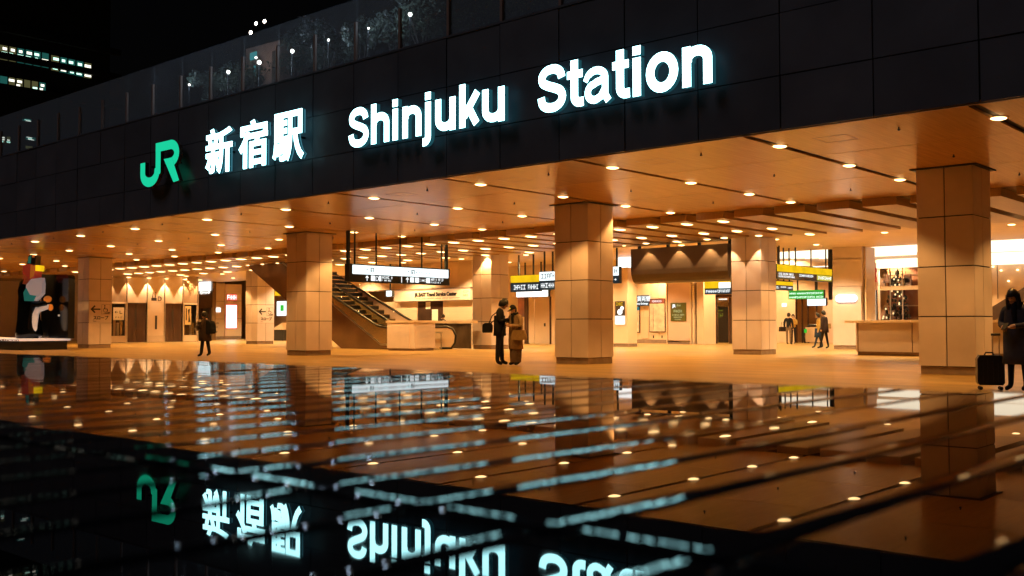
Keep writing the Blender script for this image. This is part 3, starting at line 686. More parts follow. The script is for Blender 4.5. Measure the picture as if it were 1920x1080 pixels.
# side cladding polygon
XT = -42.6
MB().prism([(-33.6, 0.003), (-33.6, .16), (-34.75, .17), (XT, zr(XT) + .12), (XT, 4.19), (-45.3, 4.19), (-37.55, .003)], 30.3, 30.36, 'y').build('truss_panel', MBROWN, t)
MB().prism([(-45.3, 4.19), (-37.55, .003), (-37.45, .003), (-45.1, 4.19)], 30.362, 32.75, 'y').build('truss_soffit', MBROWN, t)
def balus(y, m_, dz0=.16, dz1=.86):
    low = [(-33.35, .18), (-34.75, .18)] + [(XT, zr(XT) + dz0)]; top = [(XT, min(4.38, zr(XT) + dz1)), (-34.75 - .3, zr(-35.05) + dz1), (-34.4, .93), (-33.75, .93), (-33.35, .75), (-33.22, .5), (-33.3, .25)]
    MB().prism(low + top, y - .02, y + .02, 'y').build('balustrade', m_, t)
    rail = [(XT, y, min(4.36, zr(XT) + dz1 + .03)), (-35.05, y, zr(-35.05) + dz1 + .03), (-34.7, y, 1.0), (-34.35, y, .97), (-33.75, y, .97), (-33.45, y, .88), (-33.24, y, .7), (-33.17, y, .5), (-33.24, y, .28), (-33.4, y, .2)]
    MB().tube(rail, .06, 8).build('handrail', MRUB, t)
balus(30.33, MGOLD); balus(31.48, MGOLD); balus(32.62, MPINK, .16, 1.0)
MB().prism([(-33.6, .163), (-34.75, .173), (XT, zr(XT) + .123), (XT, zr(XT) + .21), (-34.75, .26), (-33.6, .24)], 30.27, 30.299, 'y').build('skirt_trim', MSTEEL, t)
step_me = MB().box(0, .40, 0, 1.05, -.20, 0).mat(1).box(-.004, .0, 0, 1.05, -.19, .004).box(.40, .404, 0, 1.05, -.03, .005).mesh('step', [MRUB, MGOLD])
for k in range(19):
    x = -34.75 - .4 * (k + 1)
    if zr(x) < 4.0:
        for y0 in (30.38, 31.53): link('step', step_me, t, (x, y0, zr(x + .2) + .40))
B('landing_plate', MSTEEL, t, -34.75, -33.1, 30.38, 32.58, .003, .02)
for k in range(6):
    x = -35.2 - k * 1.25
    for y in (30.42, 31.43 + (k % 2) * 1.14):
        if zr(x) + .55 < 3.9: MB().ell((x, y, zr(x) + .80), .018, .018, .018, 8, 5).build('rail_light', MLENS, t)
# second escalator going down, only its newel shows
t = thing('escalator_newel', 'rounded black handrail end of the down escalator beside the steel wall', 'handrail', (0, 0, 0))
pl = [(-33.6, .04), (-33.6, .95), (-31.75, .95), (-31.45, .86), (-31.28, .6), (-31.33, .3), (-31.5, .1), (-31.7, .04)]
MB().prism(pl, 31.48, 31.52).build('balustrade', MBEIGE2, t)
MB().tube([(x * 1.0, 31.5, z + .02) for x, z in [(-33.6, .98), (-31.75, .98), (-31.42, .89), (-31.23, .6), (-31.29, .28), (-31.5, .06), (-32.2, .05)]], .05).build('handrail', MRUB, t)
B('post', MSTEEL, t, -31.98, -31.93, 31.30, 31.35, 0, .78); B('gate_arm', MSTEEL, t, -32.9, -31.93, 31.36, 31.39, .72, .78)
# counters and steel wall
t = thing('counter', 'pale box counter with light top in front of the escalator landing', 'counter', (-32.93, 29.05, 0))
B('base', MPLINTH, t, .04, 1.66, .04, 1.15, 0, .10); B('body', MPANEL, t, 0, 1.7, 0, 1.2, .10, 1.18); B('top', MBEIGE2, t, -.04, 1.76, -.04, 1.24, 1.182, 1.27)
B('end_post', MPINK, t, 1.40, 1.42, -.012, -.002, .10, 1.178); B('end_panel', MPANEL, t, 1.702, 1.72, .04, 1.16, .12, 1.17)
t = thing('stairwell_wall', 'dark brushed steel stairwell wall with pale cap behind the couple', 'wall', (-34.0, 32.6, 0))
for k in range(2): B('steel_panel', MDSTEEL, t, .02 + k * 1.29, 1.30 + k * 1.29, 0, .06, .03, 1.15)
B('cap', MBEIGE2, t, -.2, 2.75, -.08, .3, 1.16, 1.27); B('end_panel', MBEIGE2, t, -.2, .0, .0, .2, .03, 1.15)

# ---------------------------------------------------------------- service centre wall
t = thing('service_centre', 'travel service centre front with lettered header and closed shutter', 'shop', (0, 38, 0))
for k in range(10):
    x0 = -46.5 + k * 1.0
    B('wall_panel', MBEIGE2, t, x0 + .01, x0 + .99, 0, .2, 3.06, 4.40)
B('ledge', MPLINTH, t, -46.5, -36.4, -.25, .0, 3.0, 3.05)
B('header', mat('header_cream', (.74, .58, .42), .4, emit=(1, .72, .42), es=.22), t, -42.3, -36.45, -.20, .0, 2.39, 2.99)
for k in range(14):
    B('shutter_slat', MBEIGE, t, -38.65, -36.4, .02, .05 + .004 * (k % 2), .02 + k * .168, .18 + k * .168)
    B('shutter_slat', MBEIGE, t, -46.5, -40.65, .02, .05 + .004 * (k % 2), .02 + k * .168, .18 + k * .168)
B('doorway', MDOOR, t, -40.6, -38.7, .03, .1, 0, 2.36)
for k, (x, z, w_, h_) in enumerate(((-39.98, 1.95, .35, .38), (-39.5, 1.3, .45, .62), (-39.6, 1.0, .3, .25))): B('paper', mat('paper_white', (.85, .8, .7), .6) if k == 0 else bpy.data.materials['paper_white'], t, x, x + w_, .02, .028, z, z + h_)
text('JR EAST Travel Service Center', .27, MINK, t, (-40.58, -.212, 2.63), FRONT, .017, sx=.93)
m = MB(); glyph_row(m, 'x', -40.5, -37.2, 2.46, 2.54, -.203, 14, .9); m.build('print', mat('grey_print', (.3, .24, .2), .6), t)
m = MB(); glyph_row(m, 'x', -36.95, -36.55, 2.75, 2.88, -.203, 15, 1); glyph_row(m, 'x', -36.95, -36.55, 2.55, 2.68, -.203, 16, 1); m.build('print', bpy.data.materials['grey_print'], t)

# ---------------------------------------------------------------- walls behind the couple and the middle pillar
t = thing('door_wall', 'pale panel wall with flush door and pink poster behind the couple', 'wall', (0, 0, 0)); Yq = 44.5
def RB(name, m_, t, x0, y0, x1, y1, Y, d0=0., d1=.05, zf=None):
    p = PY(x0, y0, Y); q = PY(x1, y1, Y); return B(name, m_, t, p.x, q.x, Y + d0, Y + d1, q.z if zf is None else zf, p.z)
RB('wall_panel', MBEIGE2, t, 940, 470, 984, 640, Yq, 0, .1, 0); RB('frame', MDOOR, t, 984, 556, 990.5, 640, Yq, -.05, .1, 0)
for z in (0.05, 1.5, 2.7): B('wall_panel', MBEIGE2, t, PY(991, 600, Yq).x, PY(1001.5, 600, Yq).x, Yq, Yq + .1, z, z + (1.43 if z < 1 else 1.18))
RB('door', MBEIGE, t, 1002.5, 556, 1030, 640, Yq, 0, .09, .02); RB('frame', MDOOR, t, 1030.5, 556, 1033, 640, Yq, -.02, .1, 0); RB('wall_panel', MBEIGE2, t, 1033.5, 470, 1075, 640, Yq, 0, .1, 0); RB('wall_panel', MBEIGE2, t, 984.5, 470, 1033, 555, Yq, 0.005, .1)
RB('door_handle', MDARK, t, 1021, 606, 1023, 612, Yq, -.06, -.01); RB('poster', mat('poster_pink', (.6, .25, .22), .5, col2=(.15, .1, .16), vscale=1.6), t, 972, 558, 983.5, 594, Yq, -.03, -.002)
t = thing('wall_pier', 'wall pier with dark poster and white notice right of the middle pillar', 'wall', (0, 0, 0)); Yq = 41
RB('pier_panel', MBEIGE2, t, 1140, 503, 1177, 549, Yq, 0, .8); RB('pier_panel', MBEIGE2, t, 1140, 549.6, 1177, 644, Yq, 0, .8); RB('plinth', MPLINTH, t, 1140, 644.3, 1177, 650, Yq, .02, .8, 0); RB('lit_header', MWHITE, t, 1150, 481, 1184, 500, Yq, .4, .9); RB('header_panel', MBEIGE2, t, 1140, 440, 1190, 480, Yq, .45, .9)
RB('poster', mat('poster_dark', (.03, .02, .015), .4, emit=(.9, .6, .3), es=.03), t, 1154, 565, 1172, 592, Yq, -.03, -.002); RB('notice', MWHITE, t, 1154, 592.5, 1171.5, 608, Yq, -.03, -.002)
m = MB(); p = PY(1156, 567, Yq); q = PY(1170, 573, Yq); glyph_row(m, 'x', p.x, q.x, q.z, p.z, Yq - .031, 61, 1); m.build('print', MYEL, t)
m = MB(); p = PY(1163, 585, Yq); m.ell((p.x, Yq - .035, p.z), .15, .01, .14, 10, 6); p = PY(1167, 578, Yq); m.ell((p.x, Yq - .035, p.z), .1, .01, .1, 10, 6); m.build('motif', MWHITE, t)
t = thing('map_wall', 'tiled back wall with maps under a currency exchange sign', 'wall', (0, 0, 0)); Yq = 50
x0 = PY(1178, 600, Yq).x; x1 = PY(1250, 600, Yq).x
for k in range(5):
    a = x0 + (x1 - x0) * k / 5; b = x0 + (x1 - x0) * (k + 1) / 5
    for z0_, z1_ in ((.22, 1.45), (1.46, 2.6), (2.61, 4.88)): B('wall_panel', MBEIGE2, t, a + .008, b - .008, Yq, Yq + .2, z0_, z1_ - .01)
B('plinth', MPLINTH, t, x0, x1, Yq - .02, Yq + .2, 0, .21)
RB('exchange_sign', MNAVY, t, 1184, 554.5, 1217.5, 573, Yq, -.1, -.002)
p = PY(1188, 564.5, Yq); text('外貨両替', .33, MPRINT, t, (p.x, Yq - .104, p.z), FRONT, .006, sx=.95); p = PY(1188.5, 571.3, Yq); text('Currency Exchange', .17, MPRINT, t, (p.x, Yq - .104, p.z), FRONT, .004, sx=.80)
MMAP = mat('map_paper', (.75, .62, .45), .5, col2=(.5, .36, .25), vscale=3.5, emit=(1, .75, .5), es=.08)
for (a, b, c, d) in ((1184.5, 574, 1200.5, 624), (1218, 560.5, 1248.5, 623)):
    RB('map_frame', MDOOR, t, a, b, c, d, Yq, -.06, -.003); RB('map', MMAP, t, a + 1.2, b + (8 if a < 1200 else 9), c - 1.2, d - 1.5, Yq, -.065, -.061)
RB('map_header', glow('teal_print', (.05, .35, .4), .6), t, 1186, 575.5, 1199.5, 582, Yq, -.066, -.062); RB('map_header', mat('red_header', (.22, .06, .04), .5), t, 1219.5, 562, 1247, 568, Yq, -.066, -.061)
m = MB(); p = PY(1224, 563, Yq); q = PY(1243, 566.5, Yq); glyph_row(m, 'x', p.x, q.x, q.z, p.z, Yq - .067, 71, 1); m.build('print', MPRINT, t)
for px_ in (1224.5, 1240.5): RB('socket', MDARK, t, px_, 629, px_ + 2, 634, Yq, -.02, -.003)
RB('cabinet_door', MBEIGE, t, 1202.5, 594, 1216, 634, Yq, -.03, -.003)
RB('map_pole', MDARK, t, 1225.5, 577, 1226.5, 618, Yq, -.072, -.068)
t = thing('pink_kiosk', 'pale pink cabinet wall with green notice board between map wall and door', 'kiosk', (0, 0, 0)); Yq = 48.6
RB('body', MPINK, t, 1252, 531, 1294, 641, Yq, 0, 1.2, .2); RB('plinth', MPLINTH, t, 1252, 641, 1294, 646, Yq, .03, 1.2, 0); RB('head_rail', MBEIGE2, t, 1250, 527, 1300, 530.8, Yq, -.05, 1.2)
RB('side_post', MBEIGE2, t, 1249.5, 531, 1251.8, 646, Yq, -.04, 1.2, 0); RB('side_post', MBEIGE2, t, 1294.4, 531, 1297.5, 646, Yq, -.1, 1.2, 0); RB('dark_post', MDOOR, t, 1303, 530, 1306, 646, Yq, .1, 1.2, 0); RB('side_post', MBEIGE2, t, 1298, 531, 1302.8, 646, Yq, -.02, 1.2, 0); RB('side_post', MBEIGE2, t, 1307, 527, 1321, 646, Yq, -.06, 1.2, 0)
RB('notice_board', mat('board_green', (.09, .085, .012), .4, emit=(.3, .28, .03), es=.05), t, 1258, 568, 1287, 602, Yq, -.05, -.004)
p = PY(1262, 576, Yq); text('JR', .22, MPRINT, t, (p.x, Yq - .054, p.z), FRONT, .012)
m = MB()
for (a, b, c, d, s_) in ((1270, 571, 1277, 575, 1), (1264, 581, 1280, 586, 2), (1261, 589, 1284, 592, 3), (1264, 594, 1280, 596, 4), (1266, 598, 1278, 600, 5)):
    p = PY(a, b, Yq); q = PY(c, d, Yq); glyph_row(m, 'x', p.x, q.x, q.z, p.z, Yq - .052, 80 + s_, .95)
m.build('print', glow('print_lime', (.75, .8, .35), .7), t)
t = thing('glass_door', 'dark framed glass door with green notice left of the board pillar', 'door', (0, 0, 0)); Yq = 52
RB('surround', MBEIGE2, t, 1318, 470, 1378, 553, Yq, 0, .2); RB('header', MDOOR, t, 1326, 553.5, 1372, 557, Yq, -.05, .1); RB('frame', MDOOR, t, 1337, 557.5, 1344, 641, Yq, -.02, .1, 0); RB('frame', MDOOR, t, 1366.5, 557.5, 1371, 641, Yq, -.02, .1, 0); RB('side_panel', MBEIGE2, t, 1325, 557.5, 1336.5, 641, Yq, .0, .1, 0)
RB('door_leaf', MDARK, t, 1346, 575, 1365, 641, Yq, .02, .06, .05); RB('pane', MWGLASS, t, 1344.4, 558, 1366, 641, Yq, -.01, 0, .02); RB('rail', MGOLD, t, 1345, 569, 1366, 575, Yq, .03, .07)
m = MB(); p = PY(1347, 581, Yq); q = PY(1356, 584, Yq); glyph_row(m, 'x', p.x, q.x, q.z, p.z, Yq - .012, 90, 1); p = PY(1347, 588, Yq); q = PY(1356, 595, Yq); glyph_row(m, 'x', p.x, q.x, q.z, p.z, Yq - .012, 91, 1); m.build('print', glow('print_olive', (.35, .35, .03), .6), t)
RB('ceiling_glow', MWHITE, t, 1347, 560, 1363, 562, Yq, .02, .04)

# ---------------------------------------------------------------- right hand concourse
MBAND = glow('light_band', (1.0, .86, .62), 2.0)
t = thing('light_band', 'long bright translucent ceiling band beyond the yellow sign', 'light', (0, 0, 0))
for k in range(4):
    a = 1457 + k * 26; RB('band_panel', MBAND, t, a, 461, a + 25.6, 484, 46, 0, .1)
RB('band_tail', MBAND, t, 1524, 495, 1556, 500, 47, 0, .1); RB('lower_panel', MBEIGE, t, 1440, 484.5, 1562, 497, 46, .15, .3)
t = thing('shop_window', 'lit shop window with bright header bands right of the pill light pier', 'shop', (0, 0, 0)); Yq = 46
RB('band_panel', MBAND, t, 1620, 454, 1722, 478, Yq, -.3, -.05); RB('header_panel', MBEIGE2, t, 1616, 478.5, 1780, 487, Yq, -.2, .1); RB('band_panel', MBAND, t, 1648, 487.5, 1760, 499, Yq, -.3, .1)
RB('side_panel', MPINK, t, 1617, 487.5, 1646, 640, Yq, 0, .15, 0); RB('red_sign', mat('sign_red', (.55, .04, .03), .4), t, 1627, 503, 1644, 529, Yq, -.06, -.004)
m = MB()
for k in range(3):
    p = PY(1630, 506 + k * 7.5, Yq); q = PY(1641, 512 + k * 7.5, Yq); glyph_row(m, 'x', p.x, q.x, q.z, p.z, Yq - .062, 50 + k, 1)
m.build('print', MWHITE, t); RB('poster', mat('poster_cyan', (.35, .6, .65), .4, col2=(.8, .85, .85), vscale=2.2, emit=(.5, .8, .85), es=.35), t, 1627, 544, 1643, 600, Yq, -.05, -.004); RB('poster_edge', MDARK, t, 1643.3, 544, 1646, 600, Yq, -.05, -.004)
RB('mullion', MBEIGE2, t, 1646.5, 499.5, 1650, 640, Yq, -.1, .1, 0); RB('mullion', MSTEEL, t, 1668, 500, 1671, 600, Yq, -.05, .05); RB('transom', MBEIGE2, t, 1651, 537, 1760, 542, Yq, -.06, .05); RB('mullion', MSTEEL, t, 1691, 500, 1694, 600, Yq, -.05, .05)
RB('display_back', mat('shop_interior', (.28, .07, .04), .5, col2=(.5, .25, .10), vscale=1.0), t, 1648, 499, 1800, 640, Yq, 1.0, 1.2, 0); RB('pane', MWGLASS, t, 1651, 499.5, 1760, 600, Yq, -.02, -.01); RB('stall_riser', MBEIGE, t, 1646, 600, 1800, 660, Yq, -.05, .1, 0)
for zz in (1.9, 2.7, 3.3): B('shelf', MBEIGE2, t, -18.4, -12, Yq + .5, Yq + .9, zz, zz + .04)
rnd = random.Random(5)
for k in range(12):
    px_ = 1655 + rnd.random() * 62; py_ = rnd.choice((520, 528, 575, 588, 592)); p = PY(px_, py_, Yq + .7)
    MB().box(p.x - .12, p.x + .12, Yq + .6, Yq + .8, p.z - .25, p.z + .15).build('display_item', rnd.choice((MGOLD, MPINK, MSTEEL, MBEIGE2, MDARK)), t)
m = MB()
p = PY(1683, 585, Yq + .55)
for k in range(150):
    z = rnd.random() ** 1.3 * 2.6; r_ = (2.7 - z) * .30 * rnd.random() ** .5; a = rnd.random() * 6.28
    m.ell((p.x + r_ * math.cos(a), Yq + .55 + r_ * .5 * math.sin(a), .95 + z), .07, .05, .09, 5, 3)
m.build('ornament_tree', mat('dark_fir', (.03, .03, .012), .6), t)
m = MB()
for k in range(22):
    z = rnd.random() * 2.3; r_ = (2.7 - z) * .30; a = 3.6 + rnd.random() * 2.2
    m.ell((p.x + r_ * math.cos(a), Yq + .5 + r_ * .5 * math.sin(a), .95 + z), .04, .04, .05, 6, 4)
m.build('ornament_light', glow('ornament', (1, .75, .4), 2.5), t)
MWL = bpy.data.lights.new('window_lamp', 'SPOT'); MWL.energy = 750; MWL.color = (1, .75, .5); MWL.spot_size = R(120); MWL.shadow_soft_size = .1
for k in range(3):
    downlight(-18 + k * 3.4, Yq + .6, 4.2, f'small lamp inside the lit shop window, {ordw(k)} from left', 'lamps in the shop window', lens_me, trim_me, MWL)
# pier with pill light
t = thing('wall_pier', 'panelled pier with white pill light left of the shop window', 'wall', (0, 0, 0)); Yq = 42.5
for y0, y1 in ((462, 484.5), (485.3, 536.5), (537.3, 650)): RB('pier_panel', MPANEL, t, 1561, y0, 1616, y1, Yq, 0, 1.0, .17 if y1 > 600 else None)
RB('plinth', MPLINTH, t, 1563, 648, 1614, 655, Yq, .03, 1, 0); RB('corner_post', MBEIGE2, t, 1616.5, 462, 1622, 655, Yq, .2, 1.2, 0)
p = PY(1567.5, 553, Yq); q = PY(1608, 566, Yq); zc = (p.z + q.z) / 2; r_ = (p.z - q.z) / 2
MB().prism(arc(q.x - r_, zc, r_, r_, -90, 90, 8) + arc(p.x + r_, zc, r_, r_, 90, 270, 8), Yq - .08, Yq - .01).build('pill_light', MWHITE, t)
t = thing('counter', 'long low beige counter with two panels left of the nearest pillar', 'counter', (-14.6, 34.4, 0))
B('base', MPLINTH, t, .06, 5.9, .06, 1.1, 0, .13)
for a, b in ((.10, 1.92), (1.96, 3.9), (3.94, 5.9)): B('front_panel', MPANEL, t, a, b, 0, .05, .13, 1.12)
B('corner_post', MPLINTH, t, .06, .095, .0, .05, .0, 1.12); B('body', MPLINTH, t, .06, 5.9, .052, 1.1, .132, 1.118); B('end_panel', MPANEL, t, 0, .058, .02, 1.1, .13, 1.12)
for a, b in ((-.35, 1.93), (1.95, 5.95)): B('top', MBEIGE2, t, a, b, -.1, 1.15, 1.122, 1.2)
# far concourse between the board pillar and the pill light pier
t = thing('far_doorway', 'distant brown framed doorway with glass leaves under the green sign', 'door', (0, 0, 0)); Yq = 56
RB('wall_panel', MBEIGE2, t, 1452, 545, 1492, 660, Yq, 0, .2, 0); RB('wall_panel', MPINK, t, 1546, 520, 1570, 660, Yq, -.3, .2, 0); RB('header', MBEIGE2, t, 1452, 505, 1570, 544.5, Yq, .01, .2)
for a in (1492, 1503, 1514, 1530, 1544): RB('frame', MDOOR, t, a, 560, a + 2.2, 640, Yq, -.05, .1, 0)
for a, b in ((1494.5, 1503), (1505.5, 1514), (1516.5, 1530), (1532.5, 1544)): RB('pane', MWGLASS, t, a, 560, b, 640, Yq, 0, .02, .05)
RB('lamp_panel', MWHITE, t, 1467, 569, 1474.5, 575, Yq, -.05, -.002); RB('header_rail', MDOOR, t, 1490, 556, 1547, 559.8, Yq, -.06, .1)
RB('inner_wall', mat('warm_inner', (.75, .5, .25), .5), t, 1490, 545, 1548, 650, 60, 0, .2, 0)
t = thing('ticket_gate', 'low pale ticket gate with black rounded end at the far doorway', 'gate', (0, 0, 0)); Yq = 53.5
p = PY(1510, 610, Yq); q = PY(1548, 640, Yq)
B('body', MBEIGE2, t, p.x, q.x, Yq, Yq + .3, .1, p.z - .1); MB().tube([(q.x, Yq + .15, p.z), (p.x + .2, Yq + .15, p.z), (p.x - .1, Yq + .15, p.z - .2), (p.x - .2, Yq + .15, .4), (p.x - .1, Yq + .15, .05)], .07).build('handrail', MRUB, t); RB('green_patch', MGREEN, t, 1508, 617, 1513, 624, Yq, -.03, -.01)

# right edge: stair balustrade, wall and spots
t = thing('stair_balustrade', 'sloping dark handrail and pale stair side at right edge', 'stairs', (0, 0, 0)); Yq = 37.0
a = PY(1845, 585, Yq); b = PY(1960, 515, Yq)
MB().prism([(a.x, 0), (b.x, 0), (b.x, b.z - .5), (a.x, a.z - .5)], Yq, Yq + .2).build('stair_side', MBEIGE2, t)
MB().prism([(a.x, a.z - .49), (b.x, b.z - .49), (b.x, b.z), (a.x, a.z)], Yq - .05, Yq + .15).build('handrail_band', mat('handrail_brown', (.10, .065, .05), .3, metal=.2), t)
B('plinth', MPLINTH, t, a.x, b.x, Yq - .06, Yq - .002, 0, .2)
t = thing('inner_wall', 'orange lit inner wall with bright header bands at the right edge', 'wall', (0, 0, 0)); Yq = 46
RB('band_panel', MBAND, t, 1790, 440, 2010, 466, Yq, -.3, -.05); RB('band_panel', MBAND, t, 1790, 478, 2010, 491, Yq, -.2, .1); RB('header_panel', MBEIGE2, t, 1790, 466.5, 2010, 477.5, Yq, -.1, .1)
RB('wall_panel', MBEIGE, t, 1801, 491.5, 2010, 660, Yq, .3, .5, 0); RB('mullion', MDARK, t, 1869, 492, 1871, 560, Yq, 0, .05)
for k, (a, b) in enumerate(((1877, 507), (1908, 506), (1891, 527), (1862, 500))):
    p = PY(a, b, Yq + .2); MB().ell(p, .05, .03, .035, 10, 6).build('wall_spot', MLENS, t)

# ---------------------------------------------------------------- polished slatted bench in the foreground
bt = 0.93
t = thing('slatted_bench', 'wide polished black slatted bench mirroring the lit station front', 'bench', (0, 0, bt))
SW = .1116
def half_edge(soft, amax, tight):
    n = 7 if soft else 0; x = 0; z = 0; pts = [(0, 0, 0)]
    for i in range(n):
        a = R(amax) * (i + .5) / n; x += soft / n; z += soft / n * math.tan(a); pts.append((x, z, R(amax) * (i + 1) / n))
    for a0, a in ((16, 25), (34, 46), (58, 68), (78, 88)): x += tight * math.cos(R(a0)) * .5; z += tight * math.sin(R(a0)) * .5; pts.append((x, z, R(a)))
    return pts, x
def edge_profile(L, soft0, soft1, amax):
    """positions, drops and slopes across a slat: flat crown, one soft shoulder shaped to catch the lit letters, tight arrises"""
    p0, t0 = half_edge(soft0, amax, .0035 if soft0 else .0016); p1, t1 = half_edge(soft1, amax, .0035 if soft1 else .0016)
    return [(t0 - p, d, -a) for p, d, a in p0][::-1] + [(L - t1 + p, d, a) for p, d, a in p1]
def slat_mesh(L, wdt):
    A = edge_profile(wdt, 0, .019, 8.0); Bq = edge_profile(L, .020, 0, 8.0); nx, ny = len(A), len(Bq)  # soft shoulders widened to catch streaks of the lit letters
    vs = [(x - wdt / 2, y, -zx - zy) for y, zy, _ in Bq for x, zx, _ in A]; fs = [(j * nx + i, j * nx + i + 1, (j + 1) * nx + i + 1, (j + 1) * nx + i) for j in range(ny - 1) for i in range(nx - 1)]
    nr = [Vector((math.tan(ax), math.tan(ay), 1)).normalized() for _, _, ay in Bq for _, _, ax in A]
    mb = MB().add(vs, fs, True)
    mb.box(-wdt / 2 + .0005, wdt / 2 - .0005, .0005, L - .0005, -.05, -.012)
    me = mb.mesh('slat', MBENCH)
    loops = []
    for p in me.polygons:
        for v in p.vertices: loops.append(nr[v] if v < len(nr) else p.normal.copy())
    me.normals_split_custom_set(loops)
    return me
far_s = slat_mesh(1.90 - .4615, SW - .0035); near_s = slat_mesh(.95, SW - .0035)
rb = random.Random(11)
for k in range(-4, 76):
    x = -.264 - SW * (k + .5)
    link('slat', far_s, t, (x, .4615, rb.uniform(-.0003, .0003)), (rb.uniform(-.0004, .0004), rb.uniform(-.0009, .0009), 0))
    link('slat', near_s, t, (x, -.4955, rb.uniform(-.0004, .0004)), (rb.uniform(-.0004, .0004), rb.uniform(-.0009, .0009), 0))
B('frame', MBENCHD, t, -.264 - SW * 76, .2, -.45, 1.86, -.16, -.05)
for x in (-8.2, -5.6, -3.0, -.4): B('leg', MBENCHD, t, x - .05, x + .05, .3, .5, -bt, -.165)
B('side_panel', MBENCHD, t, -.264 - SW * 76, .2, 1.80, 1.85, -.7, -.162)

exec_people = True
# ---------------------------------------------------------------- people
MSKIN = mat('skin', (.50, .30, .20), .5); MHAIR = mat('hair_black', (.012, .010, .009), .45)
cloth = {}
def CL(name, col, rough=.85, var=.15):
    if name not in cloth: cloth[name] = mat('cloth_' + name, col, rough, var=var, vscale=14, bump=.2, bscale=120, spec=.2)
    return cloth[name]
def skin_mesh(verts, edges, radii):
    me = bpy.data.meshes.new('body'); me.from_pydata(verts, edges, [])
    o = bpy.data.objects.new('body', me); COL.objects.link(o)
    o.modifiers.new('s', 'SKIN'); sv = me.skin_vertices[0].data
    for i, r_ in enumerate(radii): sv[i].radius = r_ if isinstance(r_, tuple) else (r_, r_)
    sv[0].use_root = True
    o.modifiers[0].branch_smoothing = .4; o.modifiers[0].use_smooth_shade = True
    sb = o.modifiers.new('ss', 'SUBSURF'); sb.levels = 1; sb.render_levels = 1
    dg = bpy.context.evaluated_depsgraph_get(); dg.update()
    m2 = bpy.data.meshes.new_from_object(o.evaluated_get(dg)); bpy.data.objects.remove(o); bpy.data.meshes.remove(me); return m2
def person(label, loc, rz, H, pose, top, legs, shoes, hair='short', coat=None, cap=None, scarf=None, detail=True, group=None):
    """faces local -Y; x = the figure's left is +X. pose keys: lean, head (pitch), armL/armR: (elbow, hand), stepL/stepR: foot y offset"""
    k = H / 1.72
    t = thing('person', label, 'person', loc, rz, group)
    ln = pose.get('lean', 0); V = {}
    V['pelvis'] = (0, 0, .93); V['waist'] = (0, -.01 - ln * .3, 1.08); V['chest'] = (0, -.01 - ln * .7, 1.27); V['neckb'] = (0, .01 - ln, 1.43); V['neck'] = (0, -.01 - ln * 1.1, 1.50)
    for s_, n_ in ((1, 'L'), (-1, 'R')):
        st = pose.get('step' + n_, 0); kn = pose.get('knee' + n_, 0)
        V['hip' + n_] = (.095 * s_, 0, .90); V['knee' + n_] = (.10 * s_, st * .5 - kn, .49); V['ank' + n_] = (.10 * s_, st, .09 + pose.get('lift' + n_, 0)); V['toe' + n_] = (.115 * s_, st - .15, .045 + pose.get('lift' + n_, 0) * .4)
        V['sh' + n_] = (.185 * s_, .01 - ln, 1.395)
        e, h = pose.get('arm' + n_, ((.25 * s_, .02, 1.12), (.25 * s_, -.04, .87)))
        V['el' + n_] = e; V['wr' + n_] = h
        d = (Vector(h) - Vector(e)).normalized(); V['hand' + n_] = tuple(Vector(h) + d * .085)
    keys = list(V); ix = {n_: i for i, n_ in enumerate(keys)}
    E_ = [('pelvis', 'waist'), ('waist', 'chest'), ('chest', 'neckb'), ('neckb', 'neck')]
    for n_ in 'LR': E_ += [('pelvis', 'hip' + n_), ('hip' + n_, 'knee' + n_), ('knee' + n_, 'ank' + n_), ('ank' + n_, 'toe' + n_), ('neckb', 'sh' + n_), ('sh' + n_, 'el' + n_), ('el' + n_, 'wr' + n_), ('wr' + n_, 'hand' + n_)]
    bulk = pose.get('bulk', 1.0)
    rad = {'pelvis': (.155 * bulk, .115), 'waist': (.140 * bulk, .105), 'chest': (.165 * bulk, .120), 'neckb': (.10, .075), 'neck': (.052, .052)}
    for n_ in 'LR': rad.update({'hip' + n_: .088, 'knee' + n_: pose.get('legr', .062), 'ank' + n_: pose.get('ankr', .046), 'toe' + n_: (.042, .035), 'sh' + n_: .075 * bulk, 'el' + n_: .056 * bulk, 'wr' + n_: .040 * bulk, 'hand' + n_: (.034, .022)})
    me = skin_mesh([V[n_] for n_ in keys], [(ix[a], ix[b]) for a, b in E_], [rad[n_] for n_ in keys])
    segs = []
    for a, b in E_:
        if 'hand' in b: m_ = 0
        elif b == 'neck': m_ = 0
        elif 'toe' in b: m_ = 3
        elif 'knee' in b or 'ank' in b or 'hip' in b: m_ = 2
        else: m_ = 1
        segs.append((Vector(V[a]), Vector(V[b]), m_))
    mb = MB(); mb.v = [tuple(v.co) for v in me.vertices]
    for p in me.polygons:
        c = p.center; best = (9, 1)
        for a, b, m_ in segs:
            u = max(0, min(1, (c - a).dot(b - a) / (b - a).length_squared)); d = (c - a - (b - a) * u).length
            if d < best[0]: best = (d, m_)
        mm = best[1]
        if c.z < .085: mm = 3
        mb.smooth.add(len(mb.f)); mb.f.append(list(p.vertices)); mb.m.append(mm)
    bpy.data.meshes.remove(me)
    # head, face, ears
    hp = pose.get('head', 0); hy = pose.get('turn', 0)
    nk = Vector(V['neck']); Rm = Matrix.Rotation(hy, 3, 'Z') @ Matrix.Rotation(hp, 3, 'X')
    hc = nk + Rm @ Vector((0, -.025, .125))
    mb.mat(0); mb.ell(hc, .076, .094, .115, 14, 10, Rm)
    mb.ell(hc + Rm @ Vector((0, -.055, -.075)), .045, .045, .042, 10, 6, Rm)                 # jaw
    mb.ell(hc + Rm @ Vector((0, -.098, -.012)), .013, .018, .024, 6, 5, Rm)                  # nose
